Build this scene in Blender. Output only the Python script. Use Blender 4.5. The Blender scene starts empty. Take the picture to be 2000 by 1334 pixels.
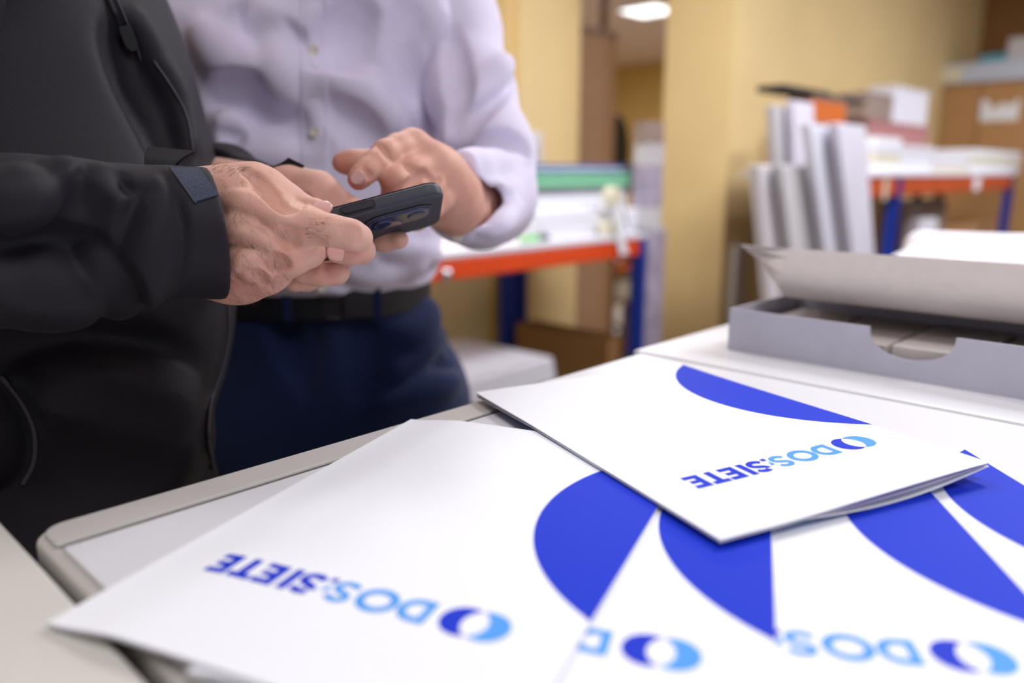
import bpy, math, random
import numpy as np
from mathutils import Vector, Matrix

# ------------------------------------------------------------------ camera
SC = bpy.context.scene
COL = SC.collection
FPX, PITCH, CAMZ = 1518.3, 0.215, 1.17
TZ = CAMZ - 0.186                       # height of the machine tops
# the room is axis aligned (x along the machines); the camera looks across it
YAW = math.atan2(0.7227, 0.691)
CY, SY = math.cos(YAW), math.sin(YAW)
def C(x, y, z=0.0):                     # metres right of / in front of the standpoint -> room
    return np.array([x * CY + y * SY, -x * SY + y * CY, z])
FW = C(0, math.cos(PITCH), -math.sin(PITCH))
RT = C(1.0, 0, 0)
DN = np.cross(FW, RT)
CAM = np.array([0, 0, CAMZ])
cd = bpy.data.cameras.new('camera')
cam = bpy.data.objects.new('camera', cd)
COL.objects.link(cam)
cam.matrix_world = Matrix([[RT[i], -DN[i], -FW[i], CAM[i]] for i in range(3)] + [[0, 0, 0, 1]])
cd.sensor_width = 36
cd.lens = FPX * 36 / 2000
cd.clip_start = 0.02
cd.clip_end = 60
cd.dof.use_dof = True
cd.dof.focus_distance = 0.53
cd.dof.aperture_fstop = 2.7
SC.camera = cam
SC.view_settings.view_transform = 'Standard'
SC.view_settings.look = 'None'
SC.view_settings.gamma = 1
SC.view_settings.use_curve_mapping = False
SC.view_settings.exposure = -0.07

# room directions: u runs along the machines and the long wall, v points from the wall into the room
U = np.array([1.0, 0.0, 0.0])
V = np.array([0.0, -1.0, 0.0])
RZ = 0.0

def G(a, b, z):
    return U * a + V * b + np.array([0, 0, z])

def ray(px, py):
    d = RT * (px - 1000) / FPX + DN * (py - 667) / FPX + FW
    return d

def at(px, py, d):
    return CAM + ray(px, py) * d

def on_b(px, py, b):
    r = ray(px, py); t = b / r.dot(V); p = r * t
    return p.dot(U), p[2] + CAMZ

def on_a(px, py, a):
    r = ray(px, py); t = a / r.dot(U); p = r * t
    return p.dot(V), p[2] + CAMZ

# ------------------------------------------------------------------ world and lights
w = bpy.data.worlds.new('world'); SC.world = w
w.use_nodes = True
w.node_tree.nodes['Background'].inputs[0].default_value = (0.93, 0.95, 1.0, 1)
w.node_tree.nodes['Background'].inputs[1].default_value = 0.38
CEIL = 2.65
LIGHTS = [(0.3, 0.5, 13), (2.3, -0.4, 46), (-1.2, -1.7, 22), (1.2, -1.7, 24), (4.4, 0.4, 60), (0.2, 2.2, 15), (5.2, -3.6, 20)]
for i, (a, b, e) in enumerate(LIGHTS):
    ld = bpy.data.lights.new('ceiling_lamp', 'AREA'); ld.shape = 'SQUARE'; ld.size = 0.6; ld.energy = e
    ld.color = (0.94, 0.955, 1.0)
    lo = bpy.data.objects.new('ceiling_lamp', ld); COL.objects.link(lo)
    lo.location = G(a, b, CEIL - 0.06); lo.rotation_euler = (0, 0, RZ)

# ------------------------------------------------------------------ materials
def S(r, g, b):
    f = lambda c: (c / 255 / 12.92) if c / 255 <= .04045 else ((c / 255 + .055) / 1.055) ** 2.4
    return (f(r), f(g), f(b), 1)

def mat(name, col, rough=0.6, noise=0.0, scale=20, bump=0.0, bscale=200, metal=0.0, spec=0.5, sheen=0.0, emit=None, est=1.0, coat=0.0):
    m = bpy.data.materials.new(name); m.use_nodes = True
    nt = m.node_tree; p = nt.nodes['Principled BSDF']
    p.inputs['Base Color'].default_value = col
    p.inputs['Roughness'].default_value = rough
    p.inputs['Metallic'].default_value = metal
    p.inputs['Specular IOR Level'].default_value = spec
    p.inputs['Sheen Weight'].default_value = sheen
    p.inputs['Coat Weight'].default_value = coat
    tc = nt.nodes.new('ShaderNodeTexCoord')
    if noise > 0:
        n = nt.nodes.new('ShaderNodeTexNoise'); n.inputs['Scale'].default_value = scale; n.inputs['Detail'].default_value = 4
        nt.links.new(tc.outputs['Object'], n.inputs['Vector'])
        r = nt.nodes.new('ShaderNodeValToRGB')
        r.color_ramp.elements[0].position = .3; r.color_ramp.elements[1].position = .7
        r.color_ramp.elements[0].color = tuple(c * (1 - noise) for c in col[:3]) + (1,)
        r.color_ramp.elements[1].color = tuple(min(1, c * (1 + noise)) for c in col[:3]) + (1,)
        nt.links.new(n.outputs['Fac'], r.inputs['Fac']); nt.links.new(r.outputs['Color'], p.inputs['Base Color'])
    if bump > 0:
        n = nt.nodes.new('ShaderNodeTexNoise'); n.inputs['Scale'].default_value = bscale; n.inputs['Detail'].default_value = 3
        nt.links.new(tc.outputs['Object'], n.inputs['Vector'])
        b = nt.nodes.new('ShaderNodeBump'); b.inputs['Strength'].default_value = bump; b.inputs['Distance'].default_value = 0.002
        nt.links.new(n.outputs['Fac'], b.inputs['Height']); nt.links.new(b.outputs['Normal'], p.inputs['Normal'])
    if emit:
        p.inputs['Emission Color'].default_value = emit; p.inputs['Emission Strength'].default_value = est
    return m

def skin_mat(name, base, red):
    m = mat(name, base, 0.52, bump=0.22, bscale=900, spec=0.4)
    nt = m.node_tree; p = nt.nodes['Principled BSDF']
    at_ = nt.nodes.new('ShaderNodeAttribute'); at_.attribute_name = 'tint'
    mx = nt.nodes.new('ShaderNodeMix'); mx.data_type = 'RGBA'
    mx.inputs[6].default_value = base; mx.inputs[7].default_value = red
    tc = nt.nodes.new('ShaderNodeTexCoord')
    n = nt.nodes.new('ShaderNodeTexNoise'); n.inputs['Scale'].default_value = 70; n.inputs['Detail'].default_value = 5
    nt.links.new(tc.outputs['Object'], n.inputs['Vector'])
    ma = nt.nodes.new('ShaderNodeMath'); ma.operation = 'MULTIPLY_ADD'
    nt.links.new(n.outputs['Fac'], ma.inputs[0]); ma.inputs[1].default_value = 0.9; ma.inputs[2].default_value = -0.3
    ad = nt.nodes.new('ShaderNodeMath'); ad.operation = 'ADD'; ad.use_clamp = True
    nt.links.new(ma.outputs[0], ad.inputs[0]); nt.links.new(at_.outputs['Fac'], ad.inputs[1])
    nt.links.new(ad.outputs[0], mx.inputs[0]); nt.links.new(mx.outputs[2], p.inputs['Base Color'])
    p.inputs['Subsurface Weight'].default_value = 0.25
    p.inputs['Subsurface Radius'].default_value = (1.0, 0.35, 0.2)
    p.inputs['Subsurface Scale'].default_value = 0.004
    # fine creases running across the skin, on top of the pores
    v = nt.nodes.new('ShaderNodeTexVoronoi'); v.feature = 'DISTANCE_TO_EDGE'; v.inputs['Scale'].default_value = 520
    nt.links.new(tc.outputs['Object'], v.inputs['Vector'])
    b2 = nt.nodes.new('ShaderNodeBump'); b2.inputs['Strength'].default_value = 0.35; b2.inputs['Distance'].default_value = 0.0006
    nt.links.new(v.outputs['Distance'], b2.inputs['Height'])
    b1 = [x for x in nt.nodes if x.type == 'BUMP' and x != b2][0]
    nt.links.new(b2.outputs['Normal'], b1.inputs['Normal'])
    return m

M = {}
M['skin_a'] = skin_mat('skin_a', S(222, 176, 158), S(204, 136, 122))
M['skin_b'] = skin_mat('skin_b', S(222, 170, 150), S(204, 124, 110))
M['nail'] = mat('nail', S(232, 182, 176), 0.22, spec=.6, coat=.3)
M['nail_rim'] = mat('nail_rim', S(240, 226, 216), 0.3)
M['jacket'] = mat('jacket', S(22, 19, 29), 0.56, noise=.12, scale=900, bump=.25, bscale=1500, sheen=.03, spec=.28)
M['piping'] = mat('piping', S(58, 56, 70), 0.6)
M['black'] = mat('black', S(20, 20, 26), 0.6)
M['strap'] = mat('strap', S(26, 26, 32), 0.65, bump=.3, bscale=900)
M['hook'] = mat('hook', S(74, 80, 100), 0.95, noise=.6, scale=1500, bump=1.0, bscale=1400)
M['shirt'] = mat('shirt', S(232, 225, 248), 0.8, noise=.03, scale=60, bump=.1, bscale=1200, sheen=.15, spec=.25)
M['button'] = mat('button', S(236, 230, 214), 0.25, spec=.6)
M['trouser'] = mat('trouser', S(20, 35, 76), 0.85, noise=.12, scale=700, bump=.2, bscale=1300, sheen=.15, spec=.2)
M['belt'] = mat('belt', S(26, 25, 33), 0.45, bump=.2, bscale=600)
M['steel'] = mat('steel', S(190, 190, 196), 0.25, metal=1)
M['arm_hair'] = mat('arm_hair', S(92, 66, 52), 0.6)
M['hair'] = mat('hair', S(48, 36, 30), 0.7, bump=.6, bscale=300)
M['eye'] = mat('eye', S(235, 232, 228), 0.2)
M['iris'] = mat('iris', S(60, 42, 30), 0.2)
M['shoe'] = mat('shoe', S(28, 22, 20), 0.35)
M['phone'] = mat('phone', S(50, 52, 64), 0.5, bump=.08, bscale=2000)
M['phone_btn'] = mat('phone_btn', S(38, 39, 50), 0.4)
M['glass'] = mat('glass', S(16, 20, 44), 0.06, spec=.9, coat=1)
M['lensrim'] = mat('lensrim', S(120, 130, 190), 0.25, metal=.8)
M['paper'] = mat('paper', S(242, 244, 250), 0.6, spec=.2)
M['pageedge'] = mat('pageedge', S(228, 224, 240), 0.6)
M['ink_dark'] = mat('ink_dark', S(22, 54, 204), 0.6, spec=.12)
M['ink_light'] = mat('ink_light', S(86, 160, 238), 0.6, spec=.12)
M['inside_blue'] = mat('inside_blue', S(28, 110, 196), 0.5)
M['machine'] = mat('machine', S(222, 222, 226), 0.4, noise=.012, scale=5, bump=.04, bscale=900)
M['machine_trim'] = mat('machine_trim', S(198, 194, 190), 0.42, bump=.05, bscale=900)
M['machine_b'] = mat('machine_b', S(216, 213, 206), 0.45, bump=.04, bscale=900)
M['groove'] = mat('groove', S(84, 80, 76), 0.8)
M['dark'] = mat('dark', S(40, 38, 36), 0.9)
M['vent'] = mat('vent', S(120, 116, 108), 0.7)
M['carton_grey'] = mat('carton_grey', S(196, 194, 208), 0.7, noise=.03, scale=40)
M['carton_in'] = mat('carton_in', S(206, 198, 194), 0.8, noise=.03, scale=60)
M['wall'] = mat('wall', S(236, 210, 154), 0.85, noise=.03, scale=3, bump=.1, bscale=120)
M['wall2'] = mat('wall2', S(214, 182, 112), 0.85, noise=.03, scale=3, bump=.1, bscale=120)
M['ceiling'] = mat('ceiling', S(236, 222, 226), 0.9)
M['floor'] = mat('floor', S(120, 108, 96), 0.5, noise=.15, scale=2)
M['cardboard'] = mat('cardboard', S(186, 142, 94), 0.85, noise=.06, scale=12, bump=.1, bscale=80)
M['cardboard2'] = mat('cardboard2', S(150, 108, 62), 0.85, noise=.06, scale=6)
M['cardpink'] = mat('cardpink', S(178, 146, 122), 0.8, noise=.04, scale=10)
M['orange'] = mat('orange', S(226, 74, 20), 0.4, noise=.04, scale=8)
M['orange2'] = mat('orange2', S(196, 84, 44), 0.5, noise=.1, scale=10)
M['blue'] = mat('blue', S(8, 52, 160), 0.4)
M['board'] = mat('board', S(214, 208, 214), 0.6)
M['sheets'] = mat('sheets', S(228, 226, 236), 0.7, noise=.05, scale=60)
M['green'] = mat('green', S(136, 204, 168), 0.5, noise=.08, scale=15)
M['bluefold'] = mat('bluefold', S(48, 66, 160), 0.5)
M['navy'] = mat('navy', S(28, 32, 62), 0.5)
M['grass'] = mat('grass', S(86, 132, 34), 0.8, noise=.2, scale=20)
M['cream'] = mat('cream', S(228, 222, 196), 0.5)
M['hilite'] = mat('hilite', S(120, 210, 120), 0.4)
M['lavender'] = mat('lavender', S(166, 156, 176), 0.7, noise=.15, scale=14)
M['greywhite'] = mat('greywhite', S(200, 196, 200), 0.7, noise=.02, scale=10)
M['panelw'] = mat('panelw', S(222, 218, 232), 0.6, noise=.03, scale=8)
M['tubew'] = mat('tubew', S(226, 226, 240), 0.5)
M['tape'] = mat('tape', S(196, 206, 226), 0.35)
M['cyan'] = mat('cyan', S(70, 160, 184), 0.5)
M['redlab'] = mat('redlab', S(184, 128, 128), 0.5)
M['orangebox'] = mat('orangebox', S(206, 104, 32), 0.6)
M['greybrown'] = mat('greybrown', S(150, 130, 120), 0.8, noise=.2, scale=30)
M['chair'] = mat('chair', S(18, 18, 24), 0.7)
M['lampglass'] = mat('lampglass', S(255, 255, 255), 0.5, emit=(0.95, 0.97, 1, 1), est=3.2)
M['lampframe'] = mat('lampframe', S(230, 230, 232), 0.5)

# ------------------------------------------------------------------ object helpers
def mesh_obj(name, verts, faces, m, parent=None, smooth=False, fmat=None):
    me = bpy.data.meshes.new(name)
    me.from_pydata([tuple(map(float, v)) for v in verts], [], [tuple(map(int, f)) for f in faces])
    ms = m if isinstance(m, (list, tuple)) else [m]
    for k in ms: me.materials.append(M[k])
    if fmat is not None: me.polygons.foreach_set('material_index', np.array(fmat, dtype=np.int32))
    if smooth: me.polygons.foreach_set('use_smooth', np.ones(len(me.polygons), dtype=bool))
    me.update()
    o = bpy.data.objects.new(name, me); COL.objects.link(o)
    if parent is not None: o.parent = parent; o.matrix_parent_inverse = parent.matrix_world.inverted()
    return o

def tag(o, label=None, cat=None, group=None, kind=None):
    if label: o['label'] = label
    if cat: o['category'] = cat
    if group: o['group'] = group
    if kind: o['kind'] = kind
    return o

def thing(name, label, cat, loc, rz=0.0, group=None):
    o = bpy.data.objects.new(name, None); COL.objects.link(o)
    o.empty_display_size = 0.05
    o.matrix_world = Matrix.Translation(Vector(loc)) @ Matrix.Rotation(rz, 4, 'Z')
    return tag(o, label, cat, group)

class MB:
    def __init__(s): s.v = []; s.f = []; s.m = []
    def add(s, v, f, mi=0):
        o = len(s.v); s.v += [tuple(x) for x in v]; s.f += [tuple(i + o for i in q) for q in f]; s.m += [mi] * len(f)
    def box(s, a0, a1, b0, b1, z0, z1, mi=0, tf=G):
        c = [tf(a, b, z) for z in (z0, z1) for (a, b) in ((a0, b0), (a1, b0), (a1, b1), (a0, b1))]
        f = [(0, 3, 2, 1), (4, 5, 6, 7), (0, 1, 5, 4), (1, 2, 6, 5), (2, 3, 7, 6), (3, 0, 4, 7)]
        f = [q[::-1] for q in f]      # (u, v) is a left-handed pair
        s.add(c, f, mi)
    def prism(s, poly, z0, z1, mi=0, tf=G):
        n = len(poly)
        s.add([tf(a, b, z0) for a, b in poly] + [tf(a, b, z1) for a, b in poly],
              [tuple(range(n))[::-1], tuple(range(n, 2 * n))] + [(i, (i + 1) % n, (i + 1) % n + n, i + n) for i in range(n)], mi)
    def tube(s, pts, r, n=10, mi=0, cap=True):
        pts = [np.array(p, float) for p in pts]; rs = r if isinstance(r, (list, tuple, np.ndarray)) else [r] * len(pts)
        up = np.array([0, 0, 1.0]); vs = []
        for i, p in enumerate(pts):
            t = pts[min(i + 1, len(pts) - 1)] - pts[max(i - 1, 0)]; t = t / (np.linalg.norm(t) + 1e-12)
            x = np.cross(t, up)
            if np.linalg.norm(x) < .05: x = np.cross(t, np.array([0, 1.0, 0]))
            x /= np.linalg.norm(x); y = np.cross(t, x)
            for k in range(n):
                an = 2 * math.pi * k / n
                vs.append(p + (x * math.cos(an) + y * math.sin(an)) * rs[i])
        f = []
        for i in range(len(pts) - 1):
            for k in range(n):
                k2 = (k + 1) % n
                f.append((i * n + k, i * n + k2, (i + 1) * n + k2, (i + 1) * n + k))
        if cap:
            f.append(tuple(range(n))[::-1]); f.append(tuple((len(pts) - 1) * n + k for k in range(n)))
        s.add(vs, f, mi)
    def build(s, name, m, parent=None, smooth=False, bevel=0.0, seg=2, fix=True):
        o = mesh_obj(name, s.v, s.f, m, parent, smooth, s.m)
        if fix:
            import bmesh
            bm = bmesh.new(); bm.from_mesh(o.data); bmesh.ops.recalc_face_normals(bm, faces=bm.faces); bm.to_mesh(o.data); bm.free()
        if bevel > 0:
            md = o.modifiers.new('bevel', 'BEVEL'); md.width = bevel; md.segments = seg; md.limit_method = 'ANGLE'
            md.harden_normals = False
        return o

def B(name, a0, a1, b0, b1, z0, z1, m, parent=None, bevel=0.003):
    mb = MB(); mb.box(a0, a1, b0, b1, z0, z1); return mb.build(name, m, parent, bevel=bevel)

def struct(o): o['kind'] = 'structure'; return o

# ------------------------------------------------------------------ implicit surfaces (bodies, hands, cloth)
class Field:
    def __init__(s, lo, hi, h):
        s.lo = np.array(lo, float); s.h = h
        s.n = np.maximum(4, np.ceil((np.array(hi, float) - s.lo) / h).astype(int) + 1)
        s.F = np.full(tuple(s.n), 0.04, dtype=np.float32)
        s.hi = s.lo + (s.n - 1) * h
    def sub(s, lo, hi):
        i0 = np.clip(np.floor((np.array(lo) - s.lo) / s.h).astype(int), 0, s.n); i1 = np.clip(np.ceil((np.array(hi) - s.lo) / s.h).astype(int) + 1, 0, s.n)
        if np.any(i1 <= i0): return None
        sl = tuple(slice(a, b) for a, b in zip(i0, i1))
        ax = [s.lo[k] + np.arange(i0[k], i1[k]) * s.h for k in range(3)]
        X, Y, Z = np.meshgrid(*ax, indexing='ij')
        return sl, X, Y, Z
    def apply(s, lo, hi, fn, op='u', k=0.006):
        r = s.sub(np.array(lo) - k - 3 * s.h, np.array(hi) + k + 3 * s.h)
        if r is None: return
        sl, X, Y, Z = r
        d = fn(X, Y, Z).astype(np.float32); F = s.F[sl]
        if op == 'u':
            h = np.clip(.5 + .5 * (F - d) / k, 0, 1) if k > 0 else (d < F) * 1.0
            s.F[sl] = F * (1 - h) + d * h - k * h * (1 - h)
        elif op == 's':                       # subtract
            h = np.clip(.5 - .5 * (F + d) / k, 0, 1)
            s.F[sl] = F * (1 - h) + (-d) * h + k * h * (1 - h)
    def cone(s, a, b, ra, rb, op='u', k=0.006):
        a = np.array(a, float); b = np.array(b, float)
        ab = b - a; L2 = max(ab.dot(ab), 1e-12)
        m = max(ra, rb)
        def fn(X, Y, Z):
            t = np.clip(((X - a[0]) * ab[0] + (Y - a[1]) * ab[1] + (Z - a[2]) * ab[2]) / L2, 0, 1)
            return np.sqrt((X - a[0] - t * ab[0]) ** 2 + (Y - a[1] - t * ab[1]) ** 2 + (Z - a[2] - t * ab[2]) ** 2) - (ra + (rb - ra) * t)
        s.apply(np.minimum(a, b) - m, np.maximum(a, b) + m, fn, op, k)
    def chain(s, pts, k=0.006, op='u'):
        for p, q in zip(pts[:-1], pts[1:]): s.cone(p[0], q[0], p[1], q[1], op, k)
    def ell(s, c, ax, r, op='u', k=0.006):
        c = np.array(c, float); A = np.array(ax, float); r = np.array(r, float); m = r.max()
        def fn(X, Y, Z):
            q = 0
            for i in range(3):
                q = q + (((X - c[0]) * A[i][0] + (Y - c[1]) * A[i][1] + (Z - c[2]) * A[i][2]) / r[i]) ** 2
            q = np.sqrt(q); return (q - 1) * r.min()
        s.apply(c - m, c + m, fn, op, k)
    def plane_cut(s, p, n, k=0.001):          # remove the side the normal points to
        p = np.array(p); n = np.array(n, float); n /= np.linalg.norm(n)
        def fn(X, Y, Z): return -((X - p[0]) * n[0] + (Y - p[1]) * n[1] + (Z - p[2]) * n[2])
        s.apply(s.lo, s.hi, fn, 's', k)
    def loft(s, secs, k=0.01, wob=None, op='u', power=2.0):
        # secs: (z, cx, cy, ra, rb, angle) elliptic sections, ra along angle
        secs = sorted(secs); zs = np.array([q[0] for q in secs]); P = np.array([q[1:] for q in secs])
        m = P[:, 2:4].max() * 1.1
        lo = [P[:, 0].min() - m, P[:, 1].min() - m, zs[0]]; hi = [P[:, 0].max() + m, P[:, 1].max() + m, zs[-1]]
        def fn(X, Y, Z):
            f = [smooth_interp(Z[0, 0, :], zs, P[:, i]) for i in range(5)]
            cx, cy, ra, rb, an = [q[None, None, :] for q in f]
            c, sn = np.cos(an), np.sin(an)
            x = (X - cx) * c + (Y - cy) * sn; y = -(X - cx) * sn + (Y - cy) * c
            if power != 2.0:
                q = (np.abs(x / ra) ** power + np.abs(y / rb) ** power) ** (1 / power)
            else: q = np.sqrt((x / ra) ** 2 + (y / rb) ** 2)
            d = (q - 1) * np.minimum(ra, rb)
            if wob: d = d + wob(X, Y, Z, np.arctan2(y / rb, x / ra))
            return np.maximum(np.maximum(d, zs[0] - Z), Z - zs[-1])
        s.apply(lo, hi, fn, op, k)
    def val(s, p):
        q = (np.array(p) - s.lo) / s.h; i = np.clip(np.round(q).astype(int), 0, s.n - 1)
        return s.F[tuple(i)]
    def tri(s, P):
        q = (np.atleast_2d(P) - s.lo) / s.h; i = np.clip(np.floor(q).astype(int), 0, s.n - 2); f = np.clip(q - i, 0, 1); o = 0
        for a in (0, 1):
            for b in (0, 1):
                for c in (0, 1):
                    o = o + s.F[i[:, 0] + a, i[:, 1] + b, i[:, 2] + c] * np.where(a, f[:, 0], 1 - f[:, 0]) * np.where(b, f[:, 1], 1 - f[:, 1]) * np.where(c, f[:, 2], 1 - f[:, 2])
        return o
    def hit(s, px, py, d0=0.2, d1=3.0):        # first surface point met in a given direction
        r = ray(px, py); t = np.arange(d0, d1, s.h * .6); P = CAM + t[:, None] * r
        ins = ((P > s.lo) & (P < s.hi)).all(1)
        if not ins.any(): return None
        t = t[ins]; F = s.tri(P[ins]); neg = np.nonzero(F < 0)[0]
        if len(neg) == 0: return None
        k = neg[0]
        if k == 0: return CAM + r * t[0]
        a, b = t[k - 1], t[k]
        for _ in range(7):
            m = (a + b) / 2
            if s.tri(CAM + r * m)[0] < 0: b = m
            else: a = m
        return CAM + r * b
    def crease(s, pts, r, depth, k=0.006, op='s', samples=10):
        # a valley (or a ridge) laid over the surface; r in metres, pts in view directions
        P = spl(np.array(pts, float), samples); n = len(P); hs = []
        for i, q in enumerate(P):
            h = s.hit(q[0], q[1])
            if h is not None: hs.append((i / max(1, n - 1), h))
        if len(hs) < 3: return
        T = [q[0] for q in hs]; H = np.array([q[1] for q in hs])
        for _ in range(4):
            H2 = H.copy(); H2[1:-1] = (H[:-2] + H[1:-1] * 2 + H[2:]) / 4; H = H2
        for i in range(len(H) - 1):
            if np.linalg.norm(H[i] - H[i + 1]) > 0.09: continue
            def cen(j):
                w = math.sin(math.pi * min(1, max(0, T[j] * .92 + .04))); r0 = r * (0.35 + .65 * w); v = CAM - H[j]; v /= np.linalg.norm(v)
                return H[j] + v * ((r0 - depth * w) if op == 's' else -(r0 - depth * w)), r0
            (a, ra), (b, rb) = cen(i), cen(i + 1)
            s.cone(a, b, ra, rb, op, k)
    def nets(s):
        F = s.F.copy()
        F[0] = F[-1] = 0.01; F[:, 0] = F[:, -1] = 0.01; F[:, :, 0] = F[:, :, -1] = 0.01
        sg = F < 0
        c = np.zeros(tuple(s.n - 1), dtype=np.int8)
        for i in (0, 1):
            for j in (0, 1):
                for k in (0, 1):
                    c += sg[i:s.n[0] - 1 + i, j:s.n[1] - 1 + j, k:s.n[2] - 1 + k]
        act = np.argwhere((c > 0) & (c < 8))
        idx = np.full(tuple(s.n - 1), -1, dtype=np.int64); idx[tuple(act.T)] = np.arange(len(act))
        acc = np.zeros((len(act), 3)); cnt = np.zeros(len(act))
        cor = [(i, j, k) for i in (0, 1) for j in (0, 1) for k in (0, 1)]
        for A_ in cor:
            for ax in range(3):
                if A_[ax]: continue
                B_ = list(A_); B_[ax] = 1
                fa = F[tuple((act + A_).T)]; fb = F[tuple((act + B_).T)]
                mk = (fa < 0) != (fb < 0)
                t = np.where(mk, fa / np.where(mk, fa - fb, 1), 0)
                p = np.array(A_, float)[None, :].repeat(len(act), 0); p[:, ax] += t
                acc += p * mk[:, None]; cnt += mk
        v = (act + acc / cnt[:, None]) * s.h + s.lo
        quads = []
        for ax in range(3):
            o = [0, 1, 2]; o.remove(ax); p, q = o
            sl0 = [slice(None)] * 3; sl1 = [slice(None)] * 3; sl0[ax] = slice(0, -1); sl1[ax] = slice(1, None)
            a = sg[tuple(sl0)]; b = sg[tuple(sl1)]
            e = np.argwhere(a != b)
            e = e[(e[:, p] > 0) & (e[:, q] > 0) & (e[:, p] < s.n[p] - 1) & (e[:, q] < s.n[q] - 1)]
            ins = a[tuple(e.T)]
            def ci(dp, dq):
                f = e.copy(); f[:, p] += dp; f[:, q] += dq; return idx[tuple(f.T)]
            Q = np.stack([ci(-1, -1), ci(0, -1), ci(0, 0), ci(-1, 0)], 1)
            flip = ins if ax != 1 else ~ins
            Q = np.where(flip[:, None], Q, Q[:, ::-1])
            quads.append(Q)
        Q = np.concatenate(quads); Q = Q[(Q >= 0).all(1)]
        return v, Q

def smooth_interp(x, xs, ys):
    # monotone-ish cubic through the section values
    m = np.gradient(ys, xs) if len(xs) > 2 else np.full(len(xs), (ys[-1] - ys[0]) / (xs[-1] - xs[0]))
    i = np.clip(np.searchsorted(xs, x) - 1, 0, len(xs) - 2)
    h = xs[i + 1] - xs[i]; t = np.clip((x - xs[i]) / h, 0, 1)
    return ((2 * t**3 - 3 * t**2 + 1) * ys[i] + (t**3 - 2 * t**2 + t) * h * m[i] + (-2 * t**3 + 3 * t**2) * ys[i + 1] + (t**3 - t**2) * h * m[i + 1])

def spl(P, n=12):
    P = np.array(P, float); t = np.arange(len(P)); tt = np.linspace(0, len(P) - 1, n * (len(P) - 1) + 1)
    if len(P) < 3: return np.stack([np.interp(tt, t, P[:, i]) for i in range(P.shape[1])], 1)
    return np.stack([smooth_interp(tt, t.astype(float), P[:, i]) for i in range(P.shape[1])], 1)

def surf_obj(name, parts, m, parent=None, relax=2, attr=None):
    # parts: list of (verts, quads) joined into ONE mesh
    vs = []; qs = []; o = 0
    for v, q in parts:
        for _ in range(relax):              # light Laplacian smoothing removes voxel stepping
            acc = np.zeros_like(v); c = np.zeros(len(v))
            for i in range(4):
                a, b = q[:, i], q[:, (i + 1) % 4]
                np.add.at(acc, a, v[b]); np.add.at(c, a, 1); np.add.at(acc, b, v[a]); np.add.at(c, b, 1)
            v = v * .45 + .55 * acc / np.maximum(c, 1)[:, None]
        vs.append(v); qs.append(q + o); o += len(v)
    v = np.concatenate(vs); q = np.concatenate(qs)
    me = bpy.data.meshes.new(name)
    me.vertices.add(len(v)); me.vertices.foreach_set('co', v.astype(np.float32).ravel())
    me.loops.add(len(q) * 4); me.loops.foreach_set('vertex_index', q.astype(np.int32).ravel())
    me.polygons.add(len(q)); me.polygons.foreach_set('loop_start', (np.arange(len(q)) * 4).astype(np.int32))
    me.polygons.foreach_set('use_smooth', np.ones(len(q), dtype=bool))
    for k in (m if isinstance(m, (list, tuple)) else [m]): me.materials.append(M[k])
    me.update(calc_edges=True); me.validate()
    if attr is not None:
        at_ = me.attributes.new('tint', 'FLOAT', 'POINT'); at_.data.foreach_set('value', attr(v).astype(np.float32))
    ob = bpy.data.objects.new(name, me); COL.objects.link(ob)
    if parent is not None: ob.parent = parent; ob.matrix_parent_inverse = parent.matrix_world.inverted()
    return ob

# ------------------------------------------------------------------ room shell
WB = -2.38                                  # long wall behind the left workbench
PB = -1.72                                  # wall plane right of the opening
def wallbox(name, a0, a1, b0, b1, z0, z1, m):
    return struct(B(name, a0, a1, b0, b1, z0, z1, m, bevel=0.002))
pa, _ = on_b(1420, 335, PB)                 # corner of the wall end that faces us
la, _ = on_b(1110, 335, WB)                 # end of the long wall
wallbox('floor', -3.5, 12.5, -9.0, 4.5, -0.1, 0.0, 'floor')
wallbox('ceiling', -3.5, 12.5, -9.0, 4.5, CEIL, CEIL + .1, 'ceiling')
wallbox('wall_left', -3.5, la, WB - .15, WB, 0, CEIL, 'wall')
wallbox('wall_middle', pa, 7.6, PB - .34, PB, 0, CEIL, 'wall')
ra = on_b(1826, 335, PB)[0]
wallbox('wall_right', ra + .75, ra + .9, PB, 3.6, 0, CEIL, 'cardboard2')
wallbox('wall_far', 3.0, 11.0, -7.6, -7.45, 0, CEIL, 'wall2')
wallbox('wall_far_side', 9.6, 9.75, -7.45, PB - .34, 0, CEIL, 'wall2')
# shallow pilaster on the long wall, its face seen at 1015..1110
p0 = on_b(1018, 335, WB + .06)[0]
struct(B('trim_1', p0, la, WB, WB + .06, 0, CEIL, 'wall', bevel=.003))
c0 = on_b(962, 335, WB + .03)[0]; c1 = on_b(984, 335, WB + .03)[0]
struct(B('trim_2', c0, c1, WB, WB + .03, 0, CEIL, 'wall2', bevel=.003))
# a painted pipe chase against the wall, low and to the right of the corner
s0 = on_b(1431, 560, PB + .02)[0]; s1 = on_b(1449, 560, PB + .02)[0]
struct(B('trim_3', s0, s1, PB, PB + .03, 0.05, on_b(1440, 480, PB + .02)[1], 'machine_b', bevel=.004))
# light switch on the long wall
sa, sz = on_b(1045, 300, WB + .07)
sw = thing('light_switch', 'small white wall switch plate beside the folder stack', 'light switch', G(sa, WB + .06, sz), RZ)
B('plate', sa - .05, sa + .05, WB + .0605, WB + .068, sz - .09, sz + .09, 'sheets', sw)
B('rocker', sa - .025, sa + .025, WB + .068, WB + .073, sz - .035, sz + .035, 'greywhite', sw)
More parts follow.
